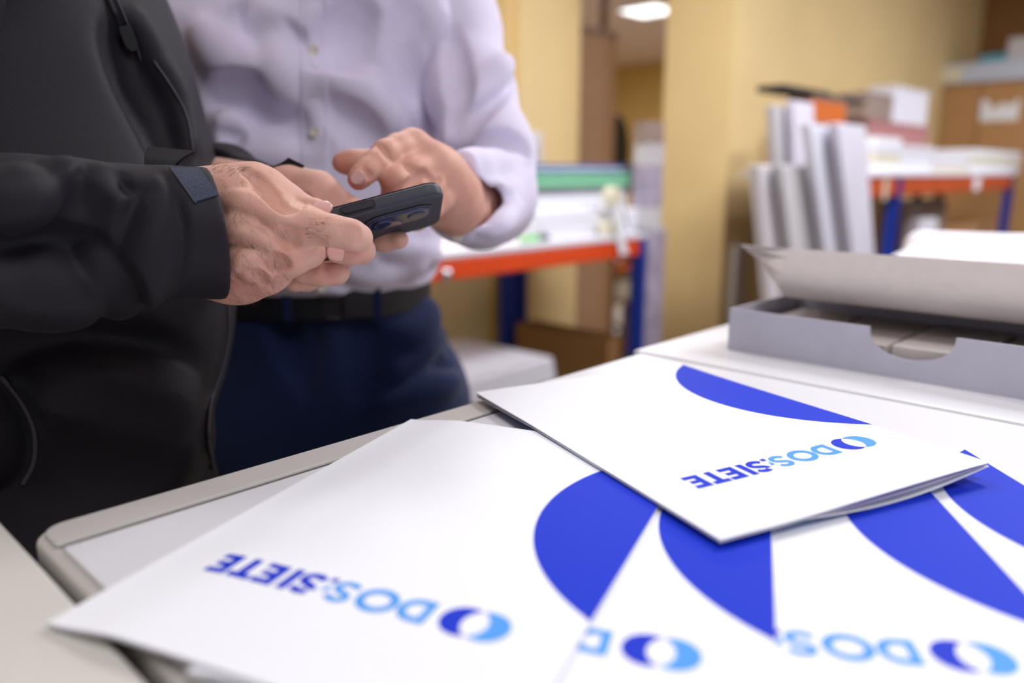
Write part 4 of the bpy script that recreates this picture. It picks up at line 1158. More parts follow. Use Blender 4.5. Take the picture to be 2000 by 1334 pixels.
# left hand: behind the phone, its fingers come round below it
def left_hand():
    F = Field(at(650, 440, .60) - .13, at(650, 440, .60) + .13, .0013)
    F.chain(pts_([(520, 385, .68, 52), (570, 385, .655, 50), (605, 392, .64, 46)]), k=.02)
    F.chain(pts_([(560, 420, .66, 52), (620, 440, .635, 48), (665, 455, .625, 34)]), k=.02)
    F.chain(pts_([(560, 470, .65, 46), (600, 490, .625, 42), (625, 505, .61, 30)]), k=.02)
    # thumb mound and thumb running up behind the phone
    F.chain(pts_([(575, 378, .650, 38), (622, 376, .640, 33), (650, 398, .635, 26), (690, 415, .632, 20), (716, 420, .630, 17)]), k=.012)
    # index and middle support the back
    F.chain(pts_([(665, 458, .645, 26), (715, 466, .635, 22), (750, 468, .625, 20), (780, 468, .618, 18)]), k=.008)
    # finger curling back towards the left, nail in view
    F.chain(pts_([(655, 480, .615, 28), (700, 485, .585, 25), (706, 489, .562, 24), (684, 494, .550, 21.5), (656, 496, .546, 17.5)]), k=.006)
    F.chain(pts_([(610, 510, .610, 28), (652, 522, .585, 26), (655, 530, .568, 24.5), (625, 536, .556, 22), (590, 536, .552, 19)]), k=.006)
    F.chain(pts_([(575, 520, .605, 26), (600, 545, .590, 22), (575, 552, .575, 19)]), k=.006)
    F.crease([(592, 378), (605, 398), (640, 412)], .004, .001, k=.004)
    F.crease([(640, 478), (634, 492), (640, 508)], .002, .0008, k=.003)
    return F
LHF = left_hand()

def jacket_man():
    root_c = C(-.53, .76, 0)
    fw = C(.80, .60, 0)                       # where he faces
    side = np.cross(fw, [0, 0, 1.0])          # his right, towards the viewer
    p = thing('person', 'person in a black softshell jacket at left, holding the phone in both hands', 'person', root_c)
    # --- body: torso, legs, arms, neck and head; hands at finer resolution in the same mesh
    F = Field(root_c + np.array([-.55, -.55, -.01]), root_c + np.array([.75, .75, 1.86]), .009)
    ang = math.atan2(fw[1], fw[0])
    secs = [(z, root_c[0], root_c[1], a, b, ang) for z, a, b in ((.88, .10, .145), (1.0, .095, .14), (1.15, .095, .145), (1.3, .10, .155), (1.42, .085, .155), (1.5, .06, .10))]
    F.loft(secs)
    for sg in (-1, 1):
        hip = root_c + side * sg * .09 + np.array([0, 0, .9]); kn = root_c + side * sg * .10 + fw * .02 + np.array([0, 0, .50]); an = root_c + side * sg * .10 - fw * .02 + np.array([0, 0, .10])
        F.chain([(hip, .085), (kn, .058), (an, .042)], k=.03); F.chain([(an, .04), (an + fw * .12 - np.array([0, 0, .055]), .034)], k=.02)
        sh = root_c + side * sg * .165 + np.array([0, 0, 1.40])
        if sg > 0: el = at(-340, 475, .52); ha = at(340, 455, .52)
        else: el = at(230, 330, 1.0); ha = at(525, 400, .68)
        F.chain([(sh, .05), (el, .040), (ha, .034)], k=.02)
    hc = root_c + fw * .08 + np.array([0, 0, 1.645]); F.chain([(root_c + np.array([0, 0, 1.46]), .058), (hc - np.array([0, 0, .05]), .055)], k=.03)
    HF = Field(hc - .17, hc + .17, .0035); fr_ = head(HF, hc, fw + C(.1, -.1), .55)
    HF.chain([(root_c + np.array([0, 0, 1.48]) + fw * .01, .056), (hc - fw * .02 - np.array([0, 0, .04]), .054)], k=.03)
    body = surf_obj('body', [F.nets(), HF.nets(), RHF.nets(), LHF.nets()], 'skin_a', p, 2,
        tinted([(at(686, 455, .49), .008), (at(566, 500, .50), .010), (at(480, 575, .51), .024), (at(525, 545, .51), .010), (at(430, 560, .51), .02), (at(590, 390, .52), .006), (at(698, 490, .55), .014), (at(650, 535, .55), .012), (at(640, 370, .61), .02), (at(795, 462, .59), .010)]))
    body['label'] = 'bare hands, one gripping the near edge of the phone'
    face_parts(*fr_, body, 3)
    nail(RHF, 'fingernail', 629, 403, .53, -.02, .0135, .0105, body)
    nail(LHF, 'fingernail', 655, 493, .55, math.pi + .15, .012, .0115, body)
    # --- arm hair on the near hand: fine strands rooted on the skin
    rnd = random.Random(11); mb = MB()
    def strand(px, py, an, ln):
        h = RHF.hit(px, py, .4, .65)
        if h is None: return
        n = unit([F_val(RHF, h + q) - F_val(RHF, h - q) for q in (np.array([.0015, 0, 0]), np.array([0, .0015, 0]), np.array([0, 0, .0015]))])
        t = RT * math.cos(an) + DN * math.sin(an); t = unit(t - n * t.dot(n))
        P_ = [h, h + t * ln * .4 + n * ln * .22, h + t * ln * .8 + n * ln * .26, h + t * ln + n * ln * .2]
        mb.tube(P_, [.00006, .00005, .00004, .00002], 3)
    for k in range(520):
        px, py = rnd.uniform(415, 560), rnd.uniform(335, 596)
        if py < 430 and rnd.random() < .6: continue
        if px > 500 and py < 470 and rnd.random() < .7: continue
        strand(px, py, rnd.gauss(1.15, .35), rnd.uniform(.004, .009))
    for k in range(70): strand(rnd.uniform(592, 640), rnd.uniform(425, 465), rnd.gauss(.3, .4), rnd.uniform(.002, .004))
    for k in range(60): strand(rnd.uniform(412, 480), rnd.uniform(322, 345), rnd.gauss(-.6, .4), rnd.uniform(.003, .006))
    o = mb.build('arm_hair', 'arm_hair', body, fix=False); o['kind'] = 'stuff'
    # --- trousers and shoes
    TF = Field(root_c + np.array([-.3, -.3, .02]), root_c + np.array([.3, .3, 1.02]), .007)
    TF.loft([(z, root_c[0], root_c[1], a, b, ang) for z, a, b in ((.84, .125, .175), (.92, .125, .175), (1.0, .12, .165))], k=.02)
    for sg in (-1, 1):
        hip = root_c + side * sg * .09 + np.array([0, 0, .88]); kn = root_c + side * sg * .10 + fw * .02 + np.array([0, 0, .50]); an = root_c + side * sg * .10 - fw * .02 + np.array([0, 0, .09])
        TF.chain([(hip, .1), (kn, .078), (an, .07)], k=.03)
        SF = Field(an - .2, an + .2, .005); SF.chain([(an - fw * .05 + np.array([0, 0, -.035]), .045), (an + fw * .06 - np.array([0, 0, .035]), .046), (an + fw * .16 - np.array([0, 0, .05]), .036)], k=.02); SF.plane_cut((0, 0, .002), (0, 0, -1)); surf_obj('shoe', [SF.nets()], 'shoe', p)
    surf_obj('trousers', [TF.nets()], 'black', p)
    # --- jacket body: sections fitted to how it hangs, with soft folds
    JF = Field(at(130, 500, .74) - np.array([.46, .46, .62]), at(130, 500, .74) + np.array([.46, .46, .62]), .0048)
    def zat(y, d): return at(0, y, d)[2]
    rows = [(0, 325, .735, .21), (120, 372, .74, .205), (230, 402, .74, .20), (330, 428, .735, .20), (450, 448, .73, .20), (600, 462, .72, .20), (700, 448, .715, .195), (800, 420, .71, .19), (860, 416, .705, .19), (960, 432, .70, .19), (1100, 436, .70, .19)]
    secs = []
    for y, xr_, dc, rad in rows:
        ra_, rb_ = rad * .84, rad; c = at(xr_, y, dc) - RT * rad
        for _ in range(12):                   # slide the section until its outline falls where it should
            t = np.linspace(0, 2 * math.pi, 90); ct_, st_ = np.cos(t), np.sin(t); q = (np.abs(ct_) ** 2.3 + np.abs(st_) ** 2.3) ** (-1 / 2.3)
            P = c + np.outer(ct_ * q * ra_, [math.cos(ang), math.sin(ang), 0]) + np.outer(st_ * q * rb_, [-math.sin(ang), math.cos(ang), 0]); D = P - CAM
            xx = 1000 + FPX * D.dot(RT) / D.dot(FW); kk = int(xx.argmax()); yy = 667 + FPX * D[kk].dot(DN) / D[kk].dot(FW)
            c = c + RT * (xr_ - xx[kk]) * dc / FPX - np.array([0, 0, (y - yy) * D[kk].dot(FW) / FPX * .9])
        secs.append((c[2], c[0], c[1], ra_, rb_, ang))
    c1_ = np.array(secs[0][1:3]); c2_ = root_c[:2]
    for z_, f_, a_, b_ in ((1.42, .35, .140, .195), (1.465, .7, .095, .13), (1.51, 1, .072, .078)): q_ = c1_ * (1 - f_) + c2_ * f_; secs.append((z_, q_[0], q_[1], a_, b_, ang))
    JF.loft(secs, power=2.3)
    top = max(secs)
    sh = [root_c + side * sg * .165 + np.array([0, 0, 1.39]) for sg in (-1, 1)]
    JF.cone(sh[0], sh[1], .080, .080, k=.06)
    def cr(L, r, dp, k, op='s'): JF.crease(L, r, dp, k, op)
    cr([(250, 60), (290, 130), (330, 220), (350, 310)], .02, .004, .02)
    cr([(200, -20), (230, 60), (262, 122)], .004, .003, .004)
    cr([(212, 0), (238, 62), (266, 110), (300, 150), (352, 205), (376, 260), (388, 315)], .003, .0022, .003)
    cr([(265, 30), (305, 120), (350, 205), (372, 300)], .008, .003, .012, 'u')
    cr([(0, 705), (130, 735), (250, 742), (340, 715)], .035, .009, .03)
    cr([(100, 815), (170, 835), (240, 850), (290, 860)], .04, .008, .04, 'u')
    cr([(80, 900), (180, 930), (290, 925)], .03, .008, .03)
    cr([(120, 740), (220, 800), (350, 820)], .02, .004, .02)
    # slanted hand pocket at the lower left: opening with a raised welt
    JF.ell(JF.hit(-25, 850) if JF.hit(-25, 850) is not None else at(-25, 850, .56), [RT, DN, FW], (.034, .046, .03), op='s', k=.004)
    JF.crease([(0, 738), (38, 785), (62, 840), (62, 900), (40, 945), (0, 980)], .0042, .0032, .004, 'u')
    # front zip edge along the right silhouette
    JF.crease([(446, 560), (449, 640), (436, 720), (412, 790), (409, 860), (419, 925)], .004, .0025, .004, 'u')
    JF.crease([(436, 560), (438, 640), (424, 720), (402, 790), (399, 860), (408, 925)], .003, .002, .003)
    jk = surf_obj('jacket', [JF.nets()], 'jacket', p, 5)
    # chest pocket zip: teeth line, piping and pull
    def line(L, r, name, m, off=.0, n=10):
        P_ = [JF.hit(x, y) for x, y in spl(L, n)]; P_ = [q for q in P_ if q is not None]
        P_ = [q + unit(CAM - q) * off for q in P_]
        mb = MB(); mb.tube(P_, r, 6); return mb.build(name, m, jk, smooth=True)
    line([(206, -15), (222, 22), (240, 62), (262, 118)], .0022, 'pocket_zip', 'black', .0005)
    line([(222, -15), (240, 25), (262, 75), (275, 118)], .0009, 'piping', 'piping', .0003)
    line([(300, 118), (340, 178), (366, 230), (378, 300)], .0010, 'seam', 'piping', .0004)
    line([(446, 590), (447, 650), (434, 720), (411, 790), (408, 860), (418, 925)], .0016, 'seam', 'piping', .0006)
    line([(0, 734), (40, 783), (66, 840), (66, 900), (44, 948)], .0018, 'piping', 'piping', .0008)
    h0, h1 = JF.hit(242, 50), JF.hit(262, 100)
    v = unit(CAM - h0); mb = MB(); d = unit(h1 - h0); sd = unit(np.cross(d, v)); L_ = np.linalg.norm(h1 - h0)
    def zp(x, y, z): return h0 + d * y + sd * x + v * (z + .003)
    mb.prism([(-.0045, 0), (.0045, 0), (.0052, L_ * .25), (.0052, L_ * .8), (.002, L_), (-.003, L_), (-.0052, L_ * .75), (-.0052, L_ * .25)], 0, .0028, tf=zp)
    mb.build('zip_pull', 'strap', jk, bevel=.0008)
    # --- right sleeve, shell with an open cuff
    def sleeve():
        A_ = [(-340, 478, .500, 186), (-60, 474, .452, 172), (60, 470, .462, 165), (150, 462, .474, 150), (250, 458, .488, 134), (330, 455, .500, 128), (470, 458, .524, 128)]
        L = pts_(A_); F = Field(at(100, 465, .49) - np.array([.26, .26, .13]), at(100, 465, .49) + np.array([.26, .26, .13]), .0017)
        F.chain(L, k=.003)
        # folds: lit ridges and soft valleys, as the cloth bunches above the wrist
        for L_, r, dp, k, op in (
            ([(100, 338), (108, 360), (90, 395), (40, 430), (0, 445)], .012, .0045, .012, 's'),
            ([(0, 455), (50, 446), (90, 420), (122, 375), (130, 345)], .010, .0028, .012, 'u'),
            ([(200, 338), (206, 358), (225, 385), (265, 392), (300, 372)], .010, .006, .010, 's'),
            ([(190, 350), (192, 380), (205, 415), (240, 440), (275, 430), (310, 385)], .009, .0026, .010, 'u'),
            ([(300, 385), (285, 440), (262, 500), (240, 560)], .012, .0055, .012, 's'),
            ([(318, 400), (300, 470), (285, 530), (268, 580)], .010, .0024, .012, 'u'),
            ([(170, 400), (150, 480), (170, 560), (230, 600)], .016, .006, .016, 's'),
            ([(20, 500), (90, 520), (160, 500)], .016, .005, .016, 's'),
            ([(0, 560), (80, 560), (150, 585)], .015, .0035, .016, 'u'),
            ([(190, 500), (215, 545), (240, 598)], .010, .0026, .012, 'u'),
            ([(60, 370), (30, 390), (-10, 392)], .010, .002, .012, 'u')):
            F.crease(L_, r, dp, k, op)
        # cuff seam and stitched line
        F.crease([(316, 333), (338, 370), (354, 420), (358, 470), (350, 530), (322, 586)], .0022, .0016, .003)
        n = unit(C(.86, .50, .0) + np.array([0, 0, .055])); cp = at(446, 455, .478)
        F.plane_cut(cp, n, .001)
        # hollow: inner cavity
        F.chain([(p_, r - .0032) for p_, r in pts_([(250, 458, .488, 130), (330, 455, .500, 126), (520, 458, .530, 126)])], k=.004, op='s') if False else None
        inner = pts_([(452, 457, .521, 113), (500, 458, .530, 114)])
        for a, b in zip(inner[:-1], inner[1:]): F.cone(a[0], b[0], a[1], b[1], 's', .001)
        return F
    SF = sleeve()
    sl = surf_obj('right_sleeve', [SF.nets()], 'jacket', jk, 6); sl.name = 'sleeve'
    # cuff patch of hook tape on the near sleeve
    def patch(F, corners, name, m, par, th=.0012, n=14, off=.0):
        c = [np.array(q, float) for q in corners]; V_ = []
        for o_ in (th + off, -.0006 + off):
            for i in range(n + 1):
                for j in range(n + 1):
                    u, v_ = i / n, j / n; q = (c[0] * (1 - u) + c[1] * u) * (1 - v_) + (c[3] * (1 - u) + c[2] * u) * v_
                    h = F.hit(q[0], q[1]); h = at(q[0], q[1], .5) if h is None else h
                    V_.append(h + unit(CAM - h) * o_)
        N_ = (n + 1) ** 2; Fc = []
        for i in range(n):
            for j in range(n): a = i * (n + 1) + j; Fc += [(a, a + 1, a + n + 2, a + n + 1), (a + N_, a + n + 1 + N_, a + n + 2 + N_, a + 1 + N_)]
        b = list(range(n + 1)) + [i * (n + 1) + n for i in range(1, n + 1)] + [n * (n + 1) + n - j for j in range(1, n + 1)] + [(n - i) * (n + 1) for i in range(1, n)]
        for i in range(len(b)): p_, q_ = b[i], b[(i + 1) % len(b)]; Fc.append((p_, q_, q_ + N_, p_ + N_))
        mb = MB(); mb.add(V_, Fc); return mb.build(name, m, par, smooth=False)
    patch(SF, [(333, 327), (389, 327), (428, 380), (382, 394)], 'hook_patch', 'hook', sl)
    patch(SF, [(331, 326), (334, 327), (384, 395), (381, 396)], 'patch_stitching', 'piping', sl, th=.0016, n=8)
    # stitch marks along the cuff
    mb = MB(); P_ = [SF.hit(x, y) for x, y in spl([(318, 342), (336, 372), (350, 412), (356, 432)], 9)]
    for a, b in zip(P_[::2], P_[1::2]):
        if a is not None and b is not None: mb.tube([a + unit(CAM - a) * .0004, b + unit(CAM - b) * .0004], .00045, 5)
    mb.build('stitching', 'black', sl)
    # lifted strap tab above the cuff
    def tab(P0, P1, P2, P3, name, th=.002, par=None, curve=0.0):
        V_ = []; n = 8; nn = unit(np.cross(P1 - P0, P3 - P0))
        for s_ in (0, 1):
            for i in range(n + 1):
                t = i / n
                for a, b in ((P0, P3), (P1, P2)):
                    V_.append(a + (b - a) * t + nn * (curve * math.sin(math.pi * t) + s_ * th))
        Fc = []; N_ = 2 * (n + 1)
        for i in range(n): a = 2 * i; Fc += [(a, a + 1, a + 3, a + 2), (a + N_, a + 2 + N_, a + 3 + N_, a + 1 + N_), (a, a + 2, a + 2 + N_, a + N_), (a + 1, a + 1 + N_, a + 3 + N_, a + 3)]
        Fc += [(0, N_, N_ + 1, 1), (N_ - 2, N_ - 1, 2 * N_ - 1, 2 * N_ - 2)]
        mb = MB(); mb.add(V_, Fc); return mb.build(name, 'strap', par, smooth=False, bevel=.0004)
    tab(at(287, 332, .520), at(340, 333, .512), at(386, 297, .512), at(293, 288, .524), 'cuff_strap', par=sl, curve=.002)
    # upper sleeves, shoulder to elbow
    for q0, q1, q2 in ((sh[1], at(-340, 478, .50), .062), (sh[0], at(230, 330, 1.0), .058)):
        UF = Field(np.minimum(q0, q1) - .1, np.maximum(q0, q1) + .1, .005); UF.chain([(q0, .070), (q1, q2)], k=.02); surf_obj('upper_sleeve', [UF.nets()], 'jacket', jk, 2)
    # --- left sleeve, reaching across behind
    F = Field(at(430, 360, .76) - np.array([.26, .26, .15]), at(430, 360, .76) + np.array([.26, .26, .15]), .0028)
    F.chain(pts_([(230, 330, 1.0, 90), (330, 340, .90, 84), (440, 352, .78, 62), (545, 395, .672, 62)]), k=.02)
    F.crease([(400, 300), (440, 340), (470, 400)], .012, .005, .01); F.crease([(470, 318), (500, 350), (500, 400)], .01, .004, .01)
    F.plane_cut(at(565, 395, .665), unit(at(565, 395, .655) - at(480, 370, .74)), .001)
    i_ = pts_([(510, 380, .70, 52), (600, 405, .63, 56)]); F.cone(i_[0][0], i_[1][0], i_[0][1], i_[1][1], 's', .001)
    s2 = surf_obj('sleeve', [F.nets()], 'jacket', jk, 2)
    tab(at(520, 330, .655), at(541, 351, .645), at(596, 325, .640), at(566, 310, .650), 'cuff_strap', par=s2, curve=-.002)
    return p
jacket_man()

# ================= man in the white shirt =================
def left_pointing_hand():
    F = Field(at(790, 370, .69) - .135, at(790, 370, .69) + .135, .0013)
    # wrist
    for dx, dy in ((-8, -24), (0, 0), (4, 22)): F.chain(pts_([(925 + dx, 396 + dy, .82, 34), (892 + dx, 390 + dy, .765, 36), (868 + dx * .6, 376 + dy, .735, 36)]), k=.010)
    F.chain(pts_([(880, 365, .755, 46), (845, 325, .722, 38), (806, 290, .700, 33)]), k=.016)
    F.chain(pts_([(885, 375, .755, 46), (865, 345, .722, 36), (842, 316, .700, 31)]), k=.016)
    F.chain(pts_([(885, 395, .755, 44), (878, 368, .730, 34), (866, 340, .712, 29)]), k=.016)
    F.chain(pts_([(888, 410, .757, 42), (884, 385, .735, 32), (878, 366, .722, 26)]), k=.016)
    F.ell(at(835, 375, .735), [RT, DN, FW], (.026, .030, .018), k=.014)
    # index
    F.chain(pts_([(804, 291, .698, 33), (778, 292, .680, 28), (752, 301, .662, 26)]), k=.008)
    F.chain(pts_([(752, 301, .662, 26), (732, 318, .650, 22.5), (716, 334, .642, 22), (703, 347, .636, 19.5), (699, 351, .634, 18.5)]), k=.006)
    # middle
    F.chain(pts_([(842, 318, .698, 31), (806, 338, .674, 28), (772, 356, .655, 26)]), k=.008)
    F.chain(pts_([(772, 356, .655, 26), (768, 385, .668, 22), (776, 405, .685, 18)]), k=.006)
    # ring finger with a ring
    F.chain(pts_([(866, 340, .712, 28), (838, 366, .690, 26), (810, 390, .676, 24), (800, 415, .686, 21), (806, 430, .70, 17)]), k=.006)
    # little finger
    F.chain(pts_([(878, 368, .722, 26), (858, 392, .704, 24), (836, 412, .692, 22.5), (814, 428, .692, 20), (800, 432, .700, 17)]), k=.006)
    # thumb, passing behind the index
    F.chain(pts_([(840, 375, .735, 38), (800, 350, .722, 33), (760, 328, .708, 27), (722, 319, .698, 22), (690, 318, .692, 21), (668, 318, .690, 19)]), k=.010)
    for x, y, d, r in ((806, 280, .695, 22), (846, 306, .697, 19), (870, 331, .708, 17)): F.chain(pts_([(x, y, d, r), (x + 2, y, d, r)]), k=.01)
    for L_, r, dp in (([(790, 320), (815, 335), (845, 350)], .003, .0008), ([(776, 378), (800, 362), (830, 335)], .0035, .0014), ([(815, 392), (842, 372), (862, 350)], .003, .0012)): F.crease(L_, r, dp, k=.004)
    for q in (-5, 0, 5): F.crease([(744 + q, 285 + q * .3), (752 + q, 296 + q * .3), (760 + q, 312 + q * .3)], .0013, .0005, k=.002)
    for q in (-4, 1): F.crease([(708 + q, 326 - q), (718 + q, 336 - q), (728 + q, 346 - q)], .0011, .0004, k=.002)
    return F
WHF = left_pointing_hand()

def shirt_man():
    rc = C(-.285, 1.09, 0); fw = C(-.05, -1, 0); fw = unit(fw); side = unit(np.cross([0, 0, 1.0], fw))   # side: his left, to the right of the photo
    if side.dot(RT) < 0: side = -side
    ang = math.atan2(side[1], side[0]); Z = np.array([0, 0, 1.0])
    p = thing('person', 'person in a white button-up shirt and navy trousers pointing at the phone', 'person', rc)
    F = Field(rc + np.array([-.6, -.6, -.01]), rc + np.array([.6, .6, 1.86]), .009)
    F.loft([(z, rc[0], rc[1], a, b, ang) for z, a, b in ((.86, .145, .085), (.99, .135, .085), (1.15, .14, .09), (1.3, .15, .09), (1.42, .15, .08), (1.5, .10, .05))])
    for sg in (-1, 1):
        hip = rc + side * sg * .09 + Z * .9; kn = rc + side * sg * .1 + fw * .02 + Z * .5; an = rc + side * sg * .1 - fw * .02 + Z * .1
        F.chain([(hip, .085), (kn, .058), (an, .042)], k=.03); F.chain([(an, .04), (an + fw * .12 - Z * .055, .034)], k=.02)
        sh = rc + side * sg * .18 + Z * 1.42
        if sg > 0: el = at(962, 375, .94); ha = at(905, 398, .79)
        else: el = rc - side * .25 - fw * .02 + Z * 1.12; ha = rc - side * .23 + fw * .12 + Z * .90
        if sg > 0: F.chain([(rc + side * .16 + Z * 1.41, .05)] + pts_([(865, -60, 1.04, 60), (915, 180, .985, 50), (952, 300, .95, 50), (955, 385, .93, 50), (935, 400, .87, 48), (900, 394, .785, 44)]), k=.02)
        else: F.chain([(sh + side * .02, .05), (el, .043), (ha, .033)], k=.02)
        if sg < 0:
            HFx = [(ha, .033), (ha + fw * .03 - Z * .06, .036)]; F.chain(HFx, k=.02); lh = ha + fw * .03 - Z * .06
    hc = rc + fw * .07 + Z * 1.655
    HF = Field(hc - .17, hc + .17, .0035); fr_ = head(HF, hc, fw + RT * -.15, .55)
    HF.chain([(rc + Z * 1.48 + fw * .01, .056), (hc - fw * .02 - Z * .04, .054)], k=.03)
    # relaxed right hand beside the hip, five fingers
    RF = Field(lh - .12, lh + .12, .0025); RF.ell(lh - Z * .02, [side, fw, Z], (.016, .040, .05), k=.01)
    for k, (o_, ln) in enumerate(((.032, .062), (.012, .072), (-.009, .068), (-.029, .052))):
        b0 = lh + fw * o_ - Z * .055; RF.chain([(b0, .0095), (b0 - Z * ln * .55 + side * .008, .0085), (b0 - Z * ln + side * .024, .0072)], k=.006)
    RF.chain([(lh + fw * .03 + Z * .0, .013), (lh + fw * .055 - Z * .03, .011), (lh + fw * .058 - Z * .062 + side * .006, .009)], k=.008)
    body = surf_obj('body', [F.nets(), HF.nets(), WHF.nets(), RF.nets()], 'skin_b', p, 2,
        tinted([(at(700, 362, .63), .013), (at(752, 296, .64), .008), (at(668, 318, .67), .018), (at(720, 330, .63), .006), (at(775, 370, .64), .014), (at(845, 310, .67), .008)]))
    face_parts(*fr_, body, 7)
    nail(WHF, 'fingernail', 698, 346, .63, 2.25, .0125, .0105, body)
    # ring on the ring finger
    c = at(822, 378, .683); ax = unit(at(800, 398, .677) - at(845, 358, .693)); s1 = unit(np.cross(ax, Z)); s2 = np.cross(ax, s1)
    mb = MB(); R_ = .0112; n = 28; V_ = []; Fc = []
    for i in range(n):
        t = 2 * math.pi * i / n; e = s1 * math.cos(t) + s2 * math.sin(t)
        for r_, w_ in ((R_, -.0022), (R_, .0022), (R_ - .0012, .0022), (R_ - .0012, -.0022)): V_.append(c + e * r_ + ax * w_)
    for i in range(n):
        for k in range(4): Fc.append((4 * i + k, 4 * i + (k + 1) % 4, 4 * ((i + 1) % n) + (k + 1) % 4, 4 * ((i + 1) % n) + k))
    mb.add(V_, Fc); rg = mb.build('ring', 'steel', body, smooth=False)
    # --- trousers
    TF = Field(rc + np.array([-.32, -.32, .02]), rc + np.array([.32, .32, 1.045]), .0052)
    zb_ = at(650, 600, .97)[2]
    TF.loft([(z, rc[0] + side[0] * o, rc[1] + side[1] * o, a, b, ang) for z, a, b, o in ((.70, .20, .118, .012), (.80, .208, .125, .012), (.88, .202, .125, .008), (.95, .182, .124, 0), (1.005, .166, .122, 0), (1.02, .163, .120, 0))], power=2.3, k=.02)
    for sg in (-1, 1):
        hip = rc + side * (sg * .098 + .01) + Z * .84; kn = rc + side * sg * .11 + fw * .02 + Z * .5; an = rc + side * sg * .10 - fw * .02 + Z * .09
        TF.chain([(hip, .108), (kn, .082), (an, .07)], k=.03)
        SF = Field(an - .2, an + .2, .005); SF.chain([(an - fw * .05 - Z * .035, .045), (an + fw * .06 - Z * .035, .046), (an + fw * .16 - Z * .05, .036)], k=.02); SF.plane_cut((0, 0, .002), (0, 0, -1)); surf_obj('shoe', [SF.nets()], 'shoe', p)
    for L_, r, dp, op in (([(612, 640), (606, 700), (598, 780)], .006, .003, 's'), ([(880, 700), (830, 720), (770, 760)], .018, .006, 's'), ([(890, 745), (820, 765), (740, 800)], .016, .005, 'u'), ([(690, 640), (720, 690), (700, 770)], .03, .008, 's'), ([(850, 590), (866, 640), (880, 690)], .004, .003, 's'), ([(860, 650), (800, 700), (760, 730)], .016, .004, 'u'), ([(530, 630), (560, 680), (580, 740)], .02, .006, 's'), ([(840, 600), (820, 640), (780, 660)], .016, .004, 'u')):
        TF.crease(L_, r, dp, .015, op)
    tr_ = surf_obj('trousers', [TF.nets()], 'trouser', p, 2)
    # belt
    BF = Field(rc + np.array([-.25, -.25, .94]), rc + np.array([.25, .25, 1.06]), .0026)
    BF.loft([(z, rc[0], rc[1], .169, .127, ang) for z in (.986, 1.005, 1.026)], power=2.3)
    bl = surf_obj('belt', [BF.nets()], 'belt', p, 1)
    q = BF.hit(648, 600)
    if q is not None:
        e1 = RT; e2 = Z; e3 = unit(CAM - q); mb = MB()
        def bt(x, y, z): return q + e1 * x + e2 * y + e3 * z
        for r4 in ((-.017, .017, .011, .0145), (-.017, .017, -.0145, -.011), (-.017, -.0135, -.011, .011), (.0135, .017, -.011, .011)):
            mb.prism([(r4[0], r4[2]), (r4[1], r4[2]), (r4[1], r4[3]), (r4[0], r4[3])], 0, .004, tf=bt)
        mb.build('buckle', 'black', bl, bevel=.0006)
        for zz_ in (.0135, -.0135):
            mb = MB(); mb.prism([(-.009, zz_ - .0014), (.009, zz_ - .0014), (.009, zz_ + .0014), (-.009, zz_ + .0014)], .0042, .0058, tf=bt); mb.build('buckle_bar', 'steel', bl, bevel=.0004)
    for px_ in (735, 560):
        q = BF.hit(px_, 588)
        if q is not None:
            e3 = unit(CAM - q); mb = MB(); mb.prism([(-.006, -.026), (.006, -.026), (.006, .024), (-.006, .024)], -.002, .0022, tf=lambda x, y, z: q + RT * x + Z * y + e3 * z); mb.build('belt_loop', 'trouser', tr_, bevel=.0008)
    # --- shirt body, bloused over the belt
    SH = Field(rc + np.array([-.36, -.36, .96]), rc + np.array([.36, .36, 1.52]), .0038)
    SH.loft([(z, rc[0] + side[0] * o, rc[1] + side[1] * o, a, b, ang) for z, a, b, o in ((1.012, .162, .122, 0), (1.024, .174, .134, 0), (1.045, .182, .142, .0), (1.09, .186, .143, 0), (1.16, .188, .138, .0), (1.26, .196, .134, .0), (1.36, .210, .130, 0), (1.43, .20, .11, 0), (1.49, .13, .075, 0))], power=2.25, k=.02)
    SH.cone(rc - side * .175 + Z * 1.41, rc + side * .165 + Z * 1.41, .062, .062, k=.05)
    for L_, r, dp, k, op in (
        ([(585, -20), (588, 120), (583, 260), (590, 330)], .004, .0026, .003, 's'), ([(640, -20), (640, 150), (642, 300), (640, 560)], .0025, .0012, .002, 's'),
        ([(470, 30), (520, 80), (578, 95)], .022, .008, .02, 's'), ([(400, 60), (460, 130), (540, 150)], .02, .005, .02, 'u'), ([(420, 190), (490, 200), (575, 250)], .022, .008, .02, 's'),
        ([(440, 240), (480, 300), (560, 300)], .018, .005, .02, 'u'), ([(650, 90), (710, 120), (790, 200)], .02, .007, .02, 's'), ([(650, 150), (720, 190), (780, 250)], .018, .004, .02, 'u'),
        ([(650, 215), (700, 250), (740, 300)], .016, .005, .016, 's'), ([(800, 20), (790, 100), (820, 180)], .022, .006, .02, 's'), ([(700, 20), (690, 60), (650, 90)], .03, .012, .02, 's'),
        ([(850, 20), (860, 120), (855, 230)], .018, .005, .02, 'u'), ([(760, 500), (800, 520), (850, 525)], .016, .006, .016, 's'), ([(660, 560), (720, 555), (790, 545)], .012, .004, .014, 's'),
        ([(740, 470), (790, 490), (850, 500)], .014, .004, .016, 'u'), ([(680, 530), (740, 535), (820, 520)], .012, .003, .014, 'u'), ([(455, 235), (450, 262), (440, 285)], .012, .008, .008, 's'), ([(430, 240), (450, 236), (470, 245)], .01, .004, .008, 'u'), ([(530, 20), (545, 90), (560, 190)], .02, .004, .02, 'u')):
        SH.crease(L_, r, dp, k, op)
    sh_ = surf_obj('shirt', [SH.nets()], 'shirt', p, 3)
    # placket strip laid down the front, and its buttons
    P_ = []
    for y in range(-60, 566, 12):
        a, b = SH.hit(587 + .0 * y, y), SH.hit(639, y)
        if a is not None and b is not None: P_.append((a, b))
    V_ = []; Fc = []
